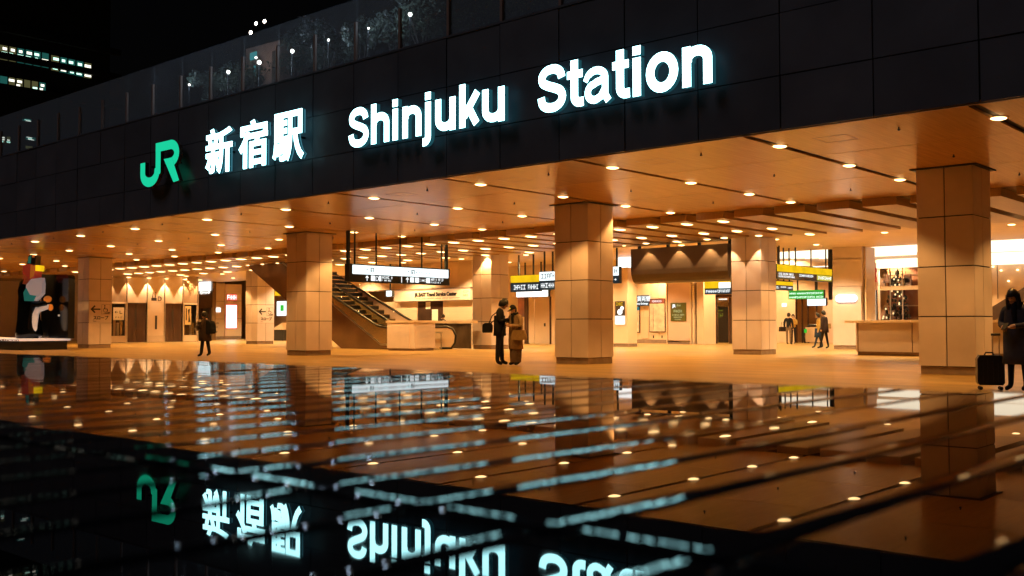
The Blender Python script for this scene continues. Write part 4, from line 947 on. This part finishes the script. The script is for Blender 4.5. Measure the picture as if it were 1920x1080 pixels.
    for s_ in (1, -1):
        mb.ell(hc + Rm @ Vector((.077 * s_, .008, -.008)), .010, .020, .030, 6, 5, Rm)       # ears
        mb.mat(4).ell(hc + Rm @ Vector((.030 * s_, -.088, .012)), .013, .008, .007, 6, 4, Rm).mat(0)
    mb.mat(5).ell(hc + Rm @ Vector((0, -.092, -.058)), .022, .009, .007, 6, 4, Rm).mat(0)
    # fingers
    if detail:
        for n_, s_ in (('L', 1), ('R', -1)):
            h = Vector(V['hand' + n_]); d = (h - Vector(V['wr' + n_])).normalized(); side = d.cross(Vector((0, 0, 1)))
            side = side.normalized() if side.length > .1 else Vector((1, 0, 0)); nrm = side.cross(d).normalized()
            for q, L in ((-1.5, .058), (-.5, .072), (.5, .078), (1.5, .068)):
                b0 = h + side * (q * .017) + d * .015; b1 = b0 + d * L * .55 - nrm * .012; b2 = b1 + d * L * .3 - nrm * .025
                mb.tube([b0 - d * .03, b0, b1, b2], [.010, .0095, .0085, .0065], 6)
            b0 = h - side * .025 * s_; mb.tube([b0 - d * .04, b0 - side * .02 * s_, b0 - side * .025 * s_ + d * .04 - nrm * .015], [.012, .011, .008], 6)
    body = mb.build('body', [MSKIN, top, legs, shoes, MHAIR, mat('lips', (.35, .12, .10), .5) if 'lips' not in bpy.data.materials else bpy.data.materials['lips']], t)
    # hair as a thick cap over the skull
    hm = MB()
    def hairshell(grow, zcut, back):
        vs = []; fs = []; n = 16; m_ = 8
        for i in range(m_ + 1):
            for j in range(n):
                a = 2 * math.pi * j / n; frontness = -math.sin(a)
                lim = zcut + (1.15 if frontness > .3 else .0) * 0
                ph = (math.pi * (.42 if frontness > .45 else .62 if frontness > -.2 else back)) * i / m_
                p = Vector(((.076 + grow) * math.sin(ph) * math.cos(a), (.094 + grow) * math.sin(ph) * math.sin(a) + .006, (.115 + grow) * math.cos(ph)))
                p += p.normalized() * (random.random() * .010); vs.append(hc + Rm @ p)
        for i in range(m_):
            for j in range(n): fs.append((i * n + j, (i + 1) * n + j, (i + 1) * n + (j + 1) % n, i * n + (j + 1) % n))
        hm.add(vs, fs, True)
    if cap is None or hair == 'long': hairshell(.018 if hair != 'fluffy' else .032, 0, .72)
    if hair == 'long':
        for j in range(14):
            a = R(-10 + 200 * j / 13); p0 = hc + Rm @ Vector((.085 * math.cos(a), .09 * math.sin(a) + .01, .03)); p1 = hc + Vector((.10 * math.cos(a), .095 * math.sin(a) + .02, -.12)); p2 = hc + Vector((.09 * math.cos(a), .10 * math.sin(a) + .03, -.26 - random.random() * .06))
            hm.tube([p0, p1, p2], [.03, .034, .018], 6)
    if hair == 'bun': hm.ell(hc + Rm @ Vector((0, .11, .04)), .05, .05, .05, 10, 7)
    if hm.v: hm.build('hair', MHAIR, t)
    if cap:
        cm = MB(); vs = []; fs = []
        for i in range(7):
            ph = math.pi * .53 * i / 6
            for j in range(16):
                a = 2 * math.pi * j / 16; vs.append(hc + Rm @ Vector((.092 * math.sin(ph) * math.cos(a), .110 * math.sin(ph) * math.sin(a), .02 + .118 * math.cos(ph))))
        for i in range(6):
            for j in range(16): fs.append((i * 16 + j, (i + 1) * 16 + j, (i + 1) * 16 + (j + 1) % 16, i * 16 + (j + 1) % 16))
        cm.add(vs, fs, True)
        cm.ell(hc + Rm @ Vector((0, -.135, .005)), .075, .075, .012, 12, 5, Rm)
        cm.build('cap', cap, t)
        hm2 = MB()
        for j in range(9):
            a = R(20 + 140 * j / 8); p0 = hc + Rm @ Vector((.08 * math.cos(a), .095 * math.sin(a), 0)); hm2.tube([p0, p0 + Vector((0, .005, -.10))], [.026, .018], 6)
        hm2.build('hair', MHAIR, t)
        MB().ell(hc + Rm @ Vector((0, -.108, .065)), .035, .012, .025, 8, 5, Rm).build('cap_badge', glow('badge_yellow', (1, .6, .05), .7) if 'badge_yellow' not in bpy.data.materials else bpy.data.materials['badge_yellow'], t)
    if coat:   # skirt of the coat: lofted rings (z, half width, half depth, y)
        cmat, rings = coat; vs = []; fs = []; n = 20
        for (z, a, b, y) in rings:
            for j in range(n):
                an = 2 * math.pi * j / n; w_ = 1 + .05 * math.sin(5 * an + z * 9) * (1.4 - z); vs.append((a * w_ * math.cos(an), y + b * w_ * math.sin(an), z))
        for i in range(len(rings) - 1):
            for j in range(n): fs.append((i * n + j, i * n + (j + 1) % n, (i + 1) * n + (j + 1) % n, (i + 1) * n + j))
        MB().add(vs, fs, True).build('coat', cmat, t)
    if scarf:
        MB().tube([nk + Vector((.085 * math.cos(a), .075 * math.sin(a) - .005, -.02 + .012 * math.sin(3 * a))) for a in [2 * math.pi * j / 14 for j in range(15)]], .042, 8).tube([nk + Vector((.03, -.09, -.02)), nk + Vector((.04, -.13, -.15)), nk + Vector((.05, -.12, -.30))], [.04, .045, .04], 8).build('scarf', scarf, t)
    t.scale = (k, k, k)
    return t, V, hc
def onf(px, py): return PZ(px, py, 0.0)
# image-right direction on the ground is RT; facing local -Y -> direction d needs rz with (sin, -cos)
def face(d): return math.atan2(d.x, -d.y)
BLK = CL('black', (.012, .012, .014)); DENIM = CL('dark_trousers', (.018, .018, .022)); SHOE = CL('shoe', (.010, .009, .009), .4)
p = onf(937, 685)
pman = p.copy()
man, MV, mh = person('person in black jacket with shoulder bag looking down at a phone', p, face(_r * .96 - FW * .15), 1.74,
                     {'head': R(28), 'lean': .02, 'armL': ((.25, -.03, 1.16), (.10, -.27, 1.20)), 'armR': ((-.25, -.02, 1.14), (-.06, -.27, 1.19)), 'legr': .072, 'ankr': .062, 'bulk': 1.12, 'stepL': -.05, 'stepR': .05},
                     BLK, DENIM, SHOE, 'fluffy', (BLK, [(1.30, .20, .145, 0), (1.1, .20, .15, 0), (.95, .205, .155, 0), (.78, .215, .165, 0), (.77, .20, .15, 0)]))
q = man.matrix_world
def onperson(t, v): return Matrix.Translation(t.location) @ Matrix.Rotation(t.rotation_euler.z, 4, 'Z') @ (Vector(v) * t.scale.x)
ph = thing('phone', 'black phone held by the person in black jacket', 'phone', onperson(man, (.02, -.40, 1.24)), man.rotation_euler.z)
m = MB(); m.box(-.036, .036, -.006, .006, -.07, .07); o = m.build('case', MBLACK, ph); o.rotation_euler = (R(-50), 0, 0)
o = MB().box(-.032, .032, .0062, .0075, -.064, .064).build('screen', glow('phone_screen', (.8, .9, 1), .8), ph); o.rotation_euler = (R(-50), 0, 0)
bag = thing('shoulder_bag', 'black shoulder bag hanging behind the person in black jacket', 'bag', onperson(man, (-.10, .25, 0)), man.rotation_euler.z)
m = MB().prism([(-.05, .86), (.17 - .02, .86), (.17, .90), (.16, 1.08), (.10, 1.12), (-.02, 1.12), (-.06, 1.06)], -.16, .16, 'x'); m.build('body', BLK, bag)
MB().tube([(0, .02, 1.10), (.02, -.06, 1.3), (.08, -.22, 1.44), (.18, -.30, 1.42), (.14, -.18, 1.25), (.05, .0, 1.10)], .014, 6).build('strap', BLK, bag)
p = onf(967, 685.5)
COAT = CL('beige_coat', (.30, .20, .11)); SK = CL('brown_skirt', (.13, .085, .055)); 
woman, WV, wh = person('person in beige coat and black cap holding a tan bag and umbrella', p, face(-_r * .62 - FW * .55), 1.58,
                       {'head': R(20), 'lean': .02, 'armL': ((.27, -.02, 1.12), (.10, -.25, 1.14)), 'armR': ((-.26, -.03, 1.14), (-.05, -.26, 1.18)), 'bulk': 1.25, 'legr': .09, 'ankr': .075},
                       COAT, SK, SHOE, 'short', (COAT, [(1.38, .20, .15, 0), (1.2, .215, .17, 0), (1.0, .215, .175, 0), (.75, .225, .185, 0), (.48, .235, .195, 0), (.47, .22, .18, 0)]), CL('cap_black', (.014, .012, .012)), BLK)
MB().lathe([(.17, .10), (.185, .3), (.19, .5), (.17, .52)], 18, (0, 0, 0), 1, .85).build('skirt', SK, woman)
hb = thing('handbag', 'tan handbag on the arm of the person in beige coat', 'bag', onperson(woman, (.26, -.10, .74)), woman.rotation_euler.z + .5)
TAN = CL('tan_leather', (.34, .22, .09), .5)
MB().prism([(-.19, 0), (.19, 0), (.20, .06), (.15, .25), (-.15, .25), (-.20, .06)], -.07, .07).build('body', TAN, hb); MB().tube([(-.11, 0, .25), (-.10, 0, .36), (0, 0, .42), (.10, 0, .36), (.11, 0, .25)], .012, 6).build('strap', TAN, hb)
um = thing('umbrella', 'closed black umbrella pointing down between the standing couple', 'umbrella', onperson(woman, (-.10, -.30, 0)), woman.rotation_euler.z)
MB().tube([(.02, .02, 1.12), (-.02, 0, 1.0), (-.06, -.02, .85), (-.17, -.06, .32), (-.2, -.07, .20)], [.022, .03, .036, .016, .004], 8).build('canopy', BLK, um); MB().tube([(.02, .02, 1.12), (.05, .03, 1.24)], .012, 6).build('handle', BLK, um)
# walker on the left
p = onf(384, 669)
walker, KV, kh = person('person walking left in brown coat carrying a striped bundle', p, face(-_r * .9 + FW * .3), 1.52,
                        {'head': R(8), 'stepL': -.10, 'stepR': .15, 'liftR': .03, 'legr': .075, 'ankr': .065, 'armR': ((-.27, -.05, 1.12), (-.10, -.24, 1.22)), 'armL': ((.27, -.03, 1.13), (.08, -.24, 1.2)), 'bulk': 1.2},
                        CL('brown_coat', (.05, .03, .022)), DENIM, SHOE, 'short', (CL('brown_coat', (.05, .03, .022)), [(1.36, .20, .15, 0), (1.1, .22, .18, 0), (.85, .23, .20, 0), (.62, .26, .23, 0.02), (.61, .24, .2, 0.02)]))
bk = thing('backpack', 'black backpack on the person walking left in brown coat', 'backpack', onperson(walker, (0, .16, .88)), walker.rotation_euler.z)
MB().prism([(0, 0), (.16, .02), (.20, .1), (.18, .34), (.12, .44), (0, .46)], -.15, .15, 'x').build('body', BLK, bk); MB().prism([(.17, .05), (.23, .08), (.22, .2), (.18, .22)], -.11, .11, 'x').build('pocket', BLK, bk)
bu = thing('shoulder_wrap', 'grey striped shawl bundle over shoulder of the person walking left', 'shawl', onperson(walker, (0, -.10, 1.22)), walker.rotation_euler.z)
ST1 = CL('shawl_pale', (.42, .36, .32)); ST2 = CL('shawl_dark', (.10, .08, .08))
for q in range(5): MB().tube([(.26 - .02 * q, .06 - .05 * q, .16 - .07 * q), (.05, -.16 - .02 * q, .12 - .065 * q), (-.24 + .02 * q, -.02 - .03 * q, .15 - .06 * q)], [.05, .06, .05], 8).build('fold', ST1 if q % 2 == 0 else ST2, bu)
# woman with the suitcase at the right edge
p = onf(1909, 734)
rw, RV, rh = person('person with long black hair in grey coat beside black suitcase at right edge', p, face(-_r * .75 - FW * .45 + _r * .1), 1.60,
                    {'head': R(26), 'lean': .02, 'armL': ((.26, -.02, 1.14), (.10, -.26, 1.10)), 'armR': ((-.26, -.03, 1.13), (-.08, -.27, 1.08)), 'bulk': 1.15, 'stepL': .08, 'stepR': -.04},
                    CL('grey_coat', (.055, .055, .065)), BLK, SHOE, 'long', (CL('grey_coat', (.055, .055, .065)), [(1.38, .20, .15, 0), (1.15, .215, .165, 0), (.9, .225, .18, 0), (.65, .235, .19, 0), (.47, .245, .20, 0), (.46, .22, .18, 0)]), None, BLK)
ph = thing('phone', 'phone held by the person in grey coat at the right edge', 'phone', onperson(rw, (.02, -.40, 1.10)), rw.rotation_euler.z)
o = MB().box(-.036, .036, -.006, .006, -.07, .07).build('case', MBLACK, ph); o.rotation_euler = (R(-50), 0, 0)
p = onf(1857, 731)
sc = thing('suitcase', 'black rolling suitcase with raised handle at the right edge', 'suitcase', p, YAW - .3)
m = MB().prism([(-.17, .08), (.17, .08), (.20, .12), (.20, .50), (.16, .56), (-.16, .56), (-.20, .50), (-.20, .12)], -.12, .12); m.build('shell', mat('suitcase_black', (.012, .011, .011), .35, bump=.2, bscale=40), sc)
for x in (-.11, -.04, .04, .11): B('rib', MBLACK, sc, x - .008, x + .008, -.128, -.1205, .13, .50)
for x in (-.15, .15):
    for y in (-.08, .08): MB().lathe([(.03, -.012), (.03, .012)], 10).build('wheel', MRUB, sc, (x, y, .031), (R(90), 0, 0))
for x in (-.03, .07): MB().tube([(x + .08, .06, .56), (x + .08, .06, .88)], .009, 6).build('handle_rod', MSTEEL, sc)
MB().tube([(.03, .06, .89), (.17, .06, .89)], .020, 8).build('handle_grip', MRUB, sc); MB().tube([(-.08, 0, .56), (-.06, 0, .60), (.04, 0, .60), (.06, 0, .56)], .012, 6).build('carry_handle', MRUB, sc)
# far couple and pair
GREY = CL('brown_trousers', (.20, .13, .08)); WH = CL('white_shirt', (.6, .55, .48)); YB = CL('yellow_coat', (.5, .32, .08)); BLU = CL('blue_skirt', (.03, .05, .10))
a1 = person('distant person in dark jacket and brown trousers with a shoulder bag', onf(1479, 646), face(_r * .6 + FW * .7), 1.68, {'bulk': 1.1}, BLK, GREY, SHOE, detail=False)[0]
b1 = thing('shoulder_bag', 'dark bag carried by the distant person in brown trousers', 'bag', onperson(a1, (.33, .05, .72)), 1.0); MB().prism([(-.2, 0), (.2, 0), (.17, .25), (-.17, .25)], -.08, .08).build('body', CL('dark_brown', (.03, .018, .012)), b1); MB().tube([(-.1, 0, .25), (-.05, 0, .5), (.05, 0, .5), (.1, 0, .25)], .012, 6).build('strap', BLK, b1)
person('distant person in white top and black trousers beside the brown trousers', onf(1488, 645), face(-_r * .6 - FW * .7), 1.62, {'bulk': 1.1, 'armL': ((.25, -.03, 1.16), (.10, -.27, 1.20))}, YB, BLK, SHOE, detail=False)
a2 = person('distant person in dark coat and blue skirt walking past the pill light pier', onf(1546, 654), face(-_r * .7 + FW * .6), 1.66, {'bulk': 1.15, 'stepL': -.15, 'stepR': .15}, CL('dark_coat', (.04, .025, .025)), SHOE, SHOE, detail=False, coat=(CL('dark_coat', (.04, .025, .025)), [(1.36, .19, .15, 0), (1.0, .21, .17, 0), (.75, .24, .2, 0), (.74, .2, .18, 0)]))[0]
person('distant person in yellow coat half hidden by the dark coat person', onf(1535, 653), face(-_r * .9 + FW * .2), 1.55, {'bulk': 1.15, 'stepL': -.2, 'stepR': .2}, YB, BLU, SHOE, detail=False, coat=(BLU, [(1.0, .2, .17, 0), (.8, .22, .19, 0), (.55, .25, .21, 0), (.54, .2, .18, 0)]))
b2 = thing('handbag', 'tan bag on the shoulder of the dark coat person near the pier', 'bag', onperson(a2, (-.28, .02, .92)), .6); MB().prism([(-.16, 0), (.16, 0), (.14, .22), (-.14, .22)], -.07, .07).build('body', TAN, b2)
st = person('staff member in dark suit looking down behind the counter', PY(829, 640, 34.6) * 1, face(_r * .5 - FW * .7), 1.60, {'head': R(30), 'armL': ((.25, -.05, 1.12), (.12, -.28, 1.08)), 'armR': ((-.25, -.05, 1.12), (-.10, -.28, 1.08))}, CL('suit', (.02, .022, .03)), DENIM, SHOE, detail=False)[0]
st.location.z = 0; MB().prism([(-.035, 1.08), (.035, 1.08), (.06, 1.42), (-.06, 1.42)], -.135, -.125).build('shirt_front', WH, st)

# ---------------------------------------------------------------- sculpture on its platform
plat = thing('platform', 'low dark platform with bright white top under the seated figure sculpture', 'platform', (-46.1, 19.2, 0))
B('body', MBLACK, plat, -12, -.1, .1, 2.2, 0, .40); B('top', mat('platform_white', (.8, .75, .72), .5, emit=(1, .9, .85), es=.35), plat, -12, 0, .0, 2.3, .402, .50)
rnd = random.Random(3)
m = MB()
for q in range(60): x = -12 + rnd.random() * 12; m.box(x, x + .08, -.012, -.002, .41, .41 + rnd.random() * .07)
m.build('edge_detail', MGOLD, plat)
sculp = thing('sculpture', 'shiny dark seated figure sculpture with colourful faceted head on white platform', 'sculpture', (PY(53, 640, 20.4).x, 20.4, .501), YAW - .15)
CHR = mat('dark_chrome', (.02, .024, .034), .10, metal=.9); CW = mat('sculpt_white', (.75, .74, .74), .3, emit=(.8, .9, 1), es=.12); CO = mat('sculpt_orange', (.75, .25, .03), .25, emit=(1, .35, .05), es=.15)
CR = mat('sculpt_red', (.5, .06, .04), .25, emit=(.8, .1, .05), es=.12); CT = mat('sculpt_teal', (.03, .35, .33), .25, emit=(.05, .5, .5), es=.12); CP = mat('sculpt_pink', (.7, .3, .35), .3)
MB().tube([(0, .1, 0), (-.02, .1, .12), (-.05, .12, .4), (-.08, .14, .9), (-.12, .16, 1.5), (-.08, .14, 1.95), (-.12, .12, 2.2), (-.04, .1, 2.45), (.08, .06, 2.62), (.18, .04, 2.7)], [.52, .60, .56, .50, .46, .47, .45, .46, .38, .15], 16).build('torso', CHR, sculp)
MB().tube([(.25, -.05, 1.6), (.62, -.12, 1.55), (1.0, -.12, 1.62)], [.15, .15, .13], 10).build('forearm', CHR, sculp)
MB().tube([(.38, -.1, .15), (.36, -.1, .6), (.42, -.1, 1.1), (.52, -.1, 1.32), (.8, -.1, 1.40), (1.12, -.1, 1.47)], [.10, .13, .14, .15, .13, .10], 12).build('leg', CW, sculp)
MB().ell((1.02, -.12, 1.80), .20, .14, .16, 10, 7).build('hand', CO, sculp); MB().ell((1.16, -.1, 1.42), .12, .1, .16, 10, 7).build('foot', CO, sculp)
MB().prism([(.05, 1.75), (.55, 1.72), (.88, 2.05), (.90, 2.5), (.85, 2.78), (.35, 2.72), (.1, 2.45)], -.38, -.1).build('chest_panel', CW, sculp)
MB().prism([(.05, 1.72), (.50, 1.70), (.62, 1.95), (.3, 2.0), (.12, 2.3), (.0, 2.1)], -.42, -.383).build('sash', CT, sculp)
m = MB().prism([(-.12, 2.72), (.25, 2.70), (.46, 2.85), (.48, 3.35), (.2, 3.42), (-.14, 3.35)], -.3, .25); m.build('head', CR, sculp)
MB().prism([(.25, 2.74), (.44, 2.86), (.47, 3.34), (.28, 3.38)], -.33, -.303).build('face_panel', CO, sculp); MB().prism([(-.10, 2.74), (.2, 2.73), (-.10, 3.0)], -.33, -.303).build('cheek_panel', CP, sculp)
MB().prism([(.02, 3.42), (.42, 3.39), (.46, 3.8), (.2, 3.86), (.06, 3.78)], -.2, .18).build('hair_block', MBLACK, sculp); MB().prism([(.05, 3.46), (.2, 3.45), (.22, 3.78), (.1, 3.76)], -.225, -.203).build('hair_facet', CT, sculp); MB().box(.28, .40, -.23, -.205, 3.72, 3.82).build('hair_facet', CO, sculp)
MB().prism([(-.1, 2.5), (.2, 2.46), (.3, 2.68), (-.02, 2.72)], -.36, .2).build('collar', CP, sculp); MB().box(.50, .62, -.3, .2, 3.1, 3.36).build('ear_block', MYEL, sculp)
MB().tube([(-.08, .0, .04), (.4, -.05, .1)], [.3, .2], 10).build('base_lump', CHR, sculp)
bb = thing('display_panel', 'tall black panel with rounded corners standing behind the sculpture', 'panel', (0, 0, 0)); Yq = 21.2
a = PY(78, 517, Yq); b = PY(127, 640, Yq); w_ = b.x - a.x; h_ = a.z - .5
MB().prism([(a.x, .501), (b.x, .501), (b.x, a.z - .2), (b.x - .06, a.z - .08), (b.x - .25, a.z - .03), (a.x, a.z + .06)], Yq, Yq + .3).build('body', mat('panel_black', (.006, .006, .007), .12), bb)
MB().ell((b.x - .9, Yq - .01, 1.55), .12, .02, .05, 8, 5).build('fixture', CW, bb)

# ---------------------------------------------------------------- roof terrace: shrubs and lamps added in place of reflections in the glass
def leaf_cluster(n, rx, ry, rz, size, seed, m_):
    rnd = random.Random(seed); mb = MB(); cl = [(rnd.uniform(-.7, .7) * rx, rnd.uniform(-.7, .7) * ry, rnd.uniform(-.55, .9) * rz, rnd.uniform(.25, .5)) for _ in range(14)]
    for _ in range(n):
        c = rnd.choice(cl); v = Vector((rnd.gauss(0, 1), rnd.gauss(0, 1), rnd.gauss(0, 1))).normalized() * rnd.random() ** .4
        p = Vector((c[0] + v.x * c[3] * rx, c[1] + v.y * c[3] * ry, c[2] + v.z * c[3] * rz)); s_ = size * rnd.uniform(.6, 1.4)
        a = Vector((rnd.gauss(0, 1), rnd.gauss(0, 1), rnd.gauss(0, 1))).normalized(); b = a.orthogonal().normalized()
        mb.add([p - a * s_, p + b * s_ * .4, p + a * s_, p - b * s_ * .4], [(0, 1, 2, 3)])
    return mb.mesh('crown', m_)
MLEAF = mat('leaf', (.05, .075, .055), .45, col2=(.10, .12, .09), vscale=5)
crowns = [leaf_cluster(1500, 1.1, .55, 1.05, .075, s_, MLEAF) for s_ in (1, 2, 3)]
stem = MB()
for k in range(6): a = k; stem.tube([(0, 0, 0), (.12 * math.cos(a), .08 * math.sin(a), .5), (.5 * math.cos(a), .25 * math.sin(a), 1.3)], [.03, .024, .01], 5)
stem_me = stem.mesh('stem', mat('bark', (.05, .035, .03), .8))
desc = ['first from the left', 'second from the left', 'third from the left', 'fourth from the left', 'fifth from the left', 'sixth from the left', 'seventh from the left', 'eighth from the left', 'ninth from the left']
for k, (px_, zz) in enumerate(((405, 8.75), (440, 8.9), (548, 9.0), (610, 9.05), (668, 9.1), (730, 9.05), (795, 9.1), (880, 9.0), (970, 9.0))):  # shrubs added in place of foliage mirrored in the glass
    c = PY(px_, 90, 17.7)
    t = thing('shrub', f'added shrub standing in for foliage reflected in glass, {desc[k]}', 'shrub', (c.x, 17.7 + .15 * (k % 3), 7.5), k * .6, 'added shrubs standing in for reflected foliage')
    link('crown', crowns[k % 3], t, (0, 0, zz - 7.85)).scale = (1, 1, .72); link('stem', stem_me, t)
MGLOBE = glow('globe_light', (1, .9, .75), 14)
globe_me = MB().ell((0, 0, 0), .055, .055, .055, 10, 8).mesh('globe', MGLOBE)
gl = bpy.data.lights.new('globe_lamp', 'POINT'); gl.energy = 20; gl.color = (.72, .85, 1.0); gl.shadow_soft_size = .07  # lamps added in place of lights mirrored in the glass
for k, (a, b, sz) in enumerate(((355, 159, .6), (428, 135, 1.0), (486, 117, 1.1), (548, 96, 1.0), (616, 75, .6), (691, 53, .5), (769, 27, .9))):
    Yq = 17.05 + .08 * (k % 2); p = PY(a, b, Yq)
    t = thing('reflection_lamp', f'added lamp standing in for a light reflected in glass, {ordw(k)} along from the left', 'lamp', (p.x, Yq, 7.5), 0, 'added lamps standing in for reflected lights')
    link('globe', globe_me, t, (0, 0, p.z - 7.5)).scale = (sz, sz, sz); MB().tube([(0, 0, 0), (0, 0, p.z - 7.56)], .02, 6).build('pole', MBLACK, t)
    o = bpy.data.objects.new('lamp', gl); COL.objects.link(o); o.parent = t; o.location = (0, -.12, p.z - 7.5)
t = thing('roof_kiosk', 'small lit roof kiosk with orange wall seen through the balustrade glass', 'kiosk', (0, 0, 0)); Yq = 18.3
a = PY(461, 92, Yq); b = PY(524, 160, Yq); MB().prism([(a.x, 7.5), (b.x, 7.5), (b.x, PY(524, 75, Yq).z), (a.x, a.z)], Yq, Yq + 1.2).build('wall', mat('kiosk_wall', (.33, .2, .15), .6, var=.1), t)
RB('door', MDARK, t, 512, 97, 522, 160, Yq, -.04, -.005, 7.5); RB('lit_window', glow('kiosk_cyan', (.1, .45, .45), .9), t, 470, 100, 482, 110, Yq, -.03, -.005); RB('lit_window', bpy.data.materials['kiosk_cyan'], t, 477, 124, 480, 143, Yq, -.03, -.005)
kl = bpy.data.lights.new('kiosk_lamp', 'POINT'); kl.energy = 9; kl.color = (1, .7, .5); kl.shadow_soft_size = .05
o = bpy.data.objects.new('lamp', kl); COL.objects.link(o); o.parent = t; p = PY(480, 108, Yq - .5); o.location = p
m = MB(); m.ell(p, .04, .04, .04, 8, 6); m.build('lamp_globe', MGLOBE, t)

# ---------------------------------------------------------------- dark towers behind
MTOW = mat('tower_wall', (.035, .033, .030), .7, var=.2, vscale=.2)
def tower(label, x0, x1, y0, y1, h, name='office_tower'):
    t = thing(name, label, 'building', (0, 0, 0)); B('wall', MTOW, t, x0, x1, y0, y1, 0, h); return t
TX = -105.0
ya = PXX(-60, 200, TX).y; yb = PXX(205, 200, TX).y
t = tower('dark office tower at far left with rows of lit windows', TX - 30, TX, ya - 30, yb, 62)
MWC = glow('blind_green', (.55, 1, .80), 2.0); MWC2 = glow('blind_white', (1, .95, .78), 2.0); MWD = glow('room_teal', (.02, .14, .12), .6); MWY = glow('room_olive', (.16, .15, .06), .5)
rnd = random.Random(9)
def winrow(px0, py0, px1, py1, hpx, n, lit, density=1.0):
    for k in range(n):
        a = px0 + (px1 - px0) * k / n; c = px0 + (px1 - px0) * (k + .9) / n; y = py0 + (py1 - py0) * (k + .5) / n
        p = PXX(a, y, TX); q = PXX(c, y + hpx, TX); p.z = PXX((a + c) / 2, y, TX).z; q.z = PXX((a + c) / 2, y + hpx, TX).z
        f = B('window', random.choice((MWD, MWY)) if lit else MDARK, t, TX + .01, TX + .06, p.y, q.y, q.z, p.z)
        if lit:
            for r_ in range(3):
                if rnd.random() < .75 * density:
                    z0_ = q.z + (p.z - q.z) * (.08 + .31 * r_); u0 = rnd.uniform(.02, .35); u1 = rnd.uniform(.6, .98)
                    B('blind', rnd.choice((MWC, MWC2, MWC2)), f, TX + .062, TX + .09, p.y + (q.y - p.y) * u0, p.y + (q.y - p.y) * u1, z0_, z0_ + (p.z - q.z) * .17)
        B('mullion', MTOW, t, TX + .01, TX + .15, q.y, q.y + .12, q.z, p.z)
winrow(0, 84, 92, 101, 27, 6, True, 1.1); winrow(96, 103, 172, 120, 28, 5, True, 1.1); winrow(0, 142, 86, 156, 25, 6, True, 1)
winrow(0, 20, 170, 45, 20, 10, False); winrow(90, 165, 172, 180, 20, 5, False); winrow(0, 210, 45, 216, 8, 3, False); winrow(42, 221, 60, 224, 5, 1, True); winrow(0, 255, 20, 257, 12, 2, True); winrow(48, 256, 68, 258, 6, 1, True); winrow(48, 273, 62, 275, 5, 1, True, .5)
for (a0, b0, a1, b1) in ((0, 112, 172, 130), (0, 166, 172, 190), (0, 60, 172, 85)):
    p = PXX(0, b0, TX); q = PXX(172, b1, TX); MB().box(TX + .01, TX + .6, p.y - 20, q.y + 3, (p.z + q.z) / 2 - .3, (p.z + q.z) / 2 + .3).build('ledge', MTOW, t)
t = tower('dark unlit building behind the roof terrace carrying three small flood lights', -92, -60, 92, 112, 56, 'dark_building')
for k, (a, b) in enumerate(((470, 61), (480, 44), (496, 40))):
    p = PY(a, b, 91.9); m = MB(); m.ell(p, .28, .2, .28, 10, 8); m.build('flood_light', MGLOBE, t); B('bracket', MBLACK, t, p.x - .1, p.x + .1, 91.9, 92.0, p.z - .6, p.z - .2)
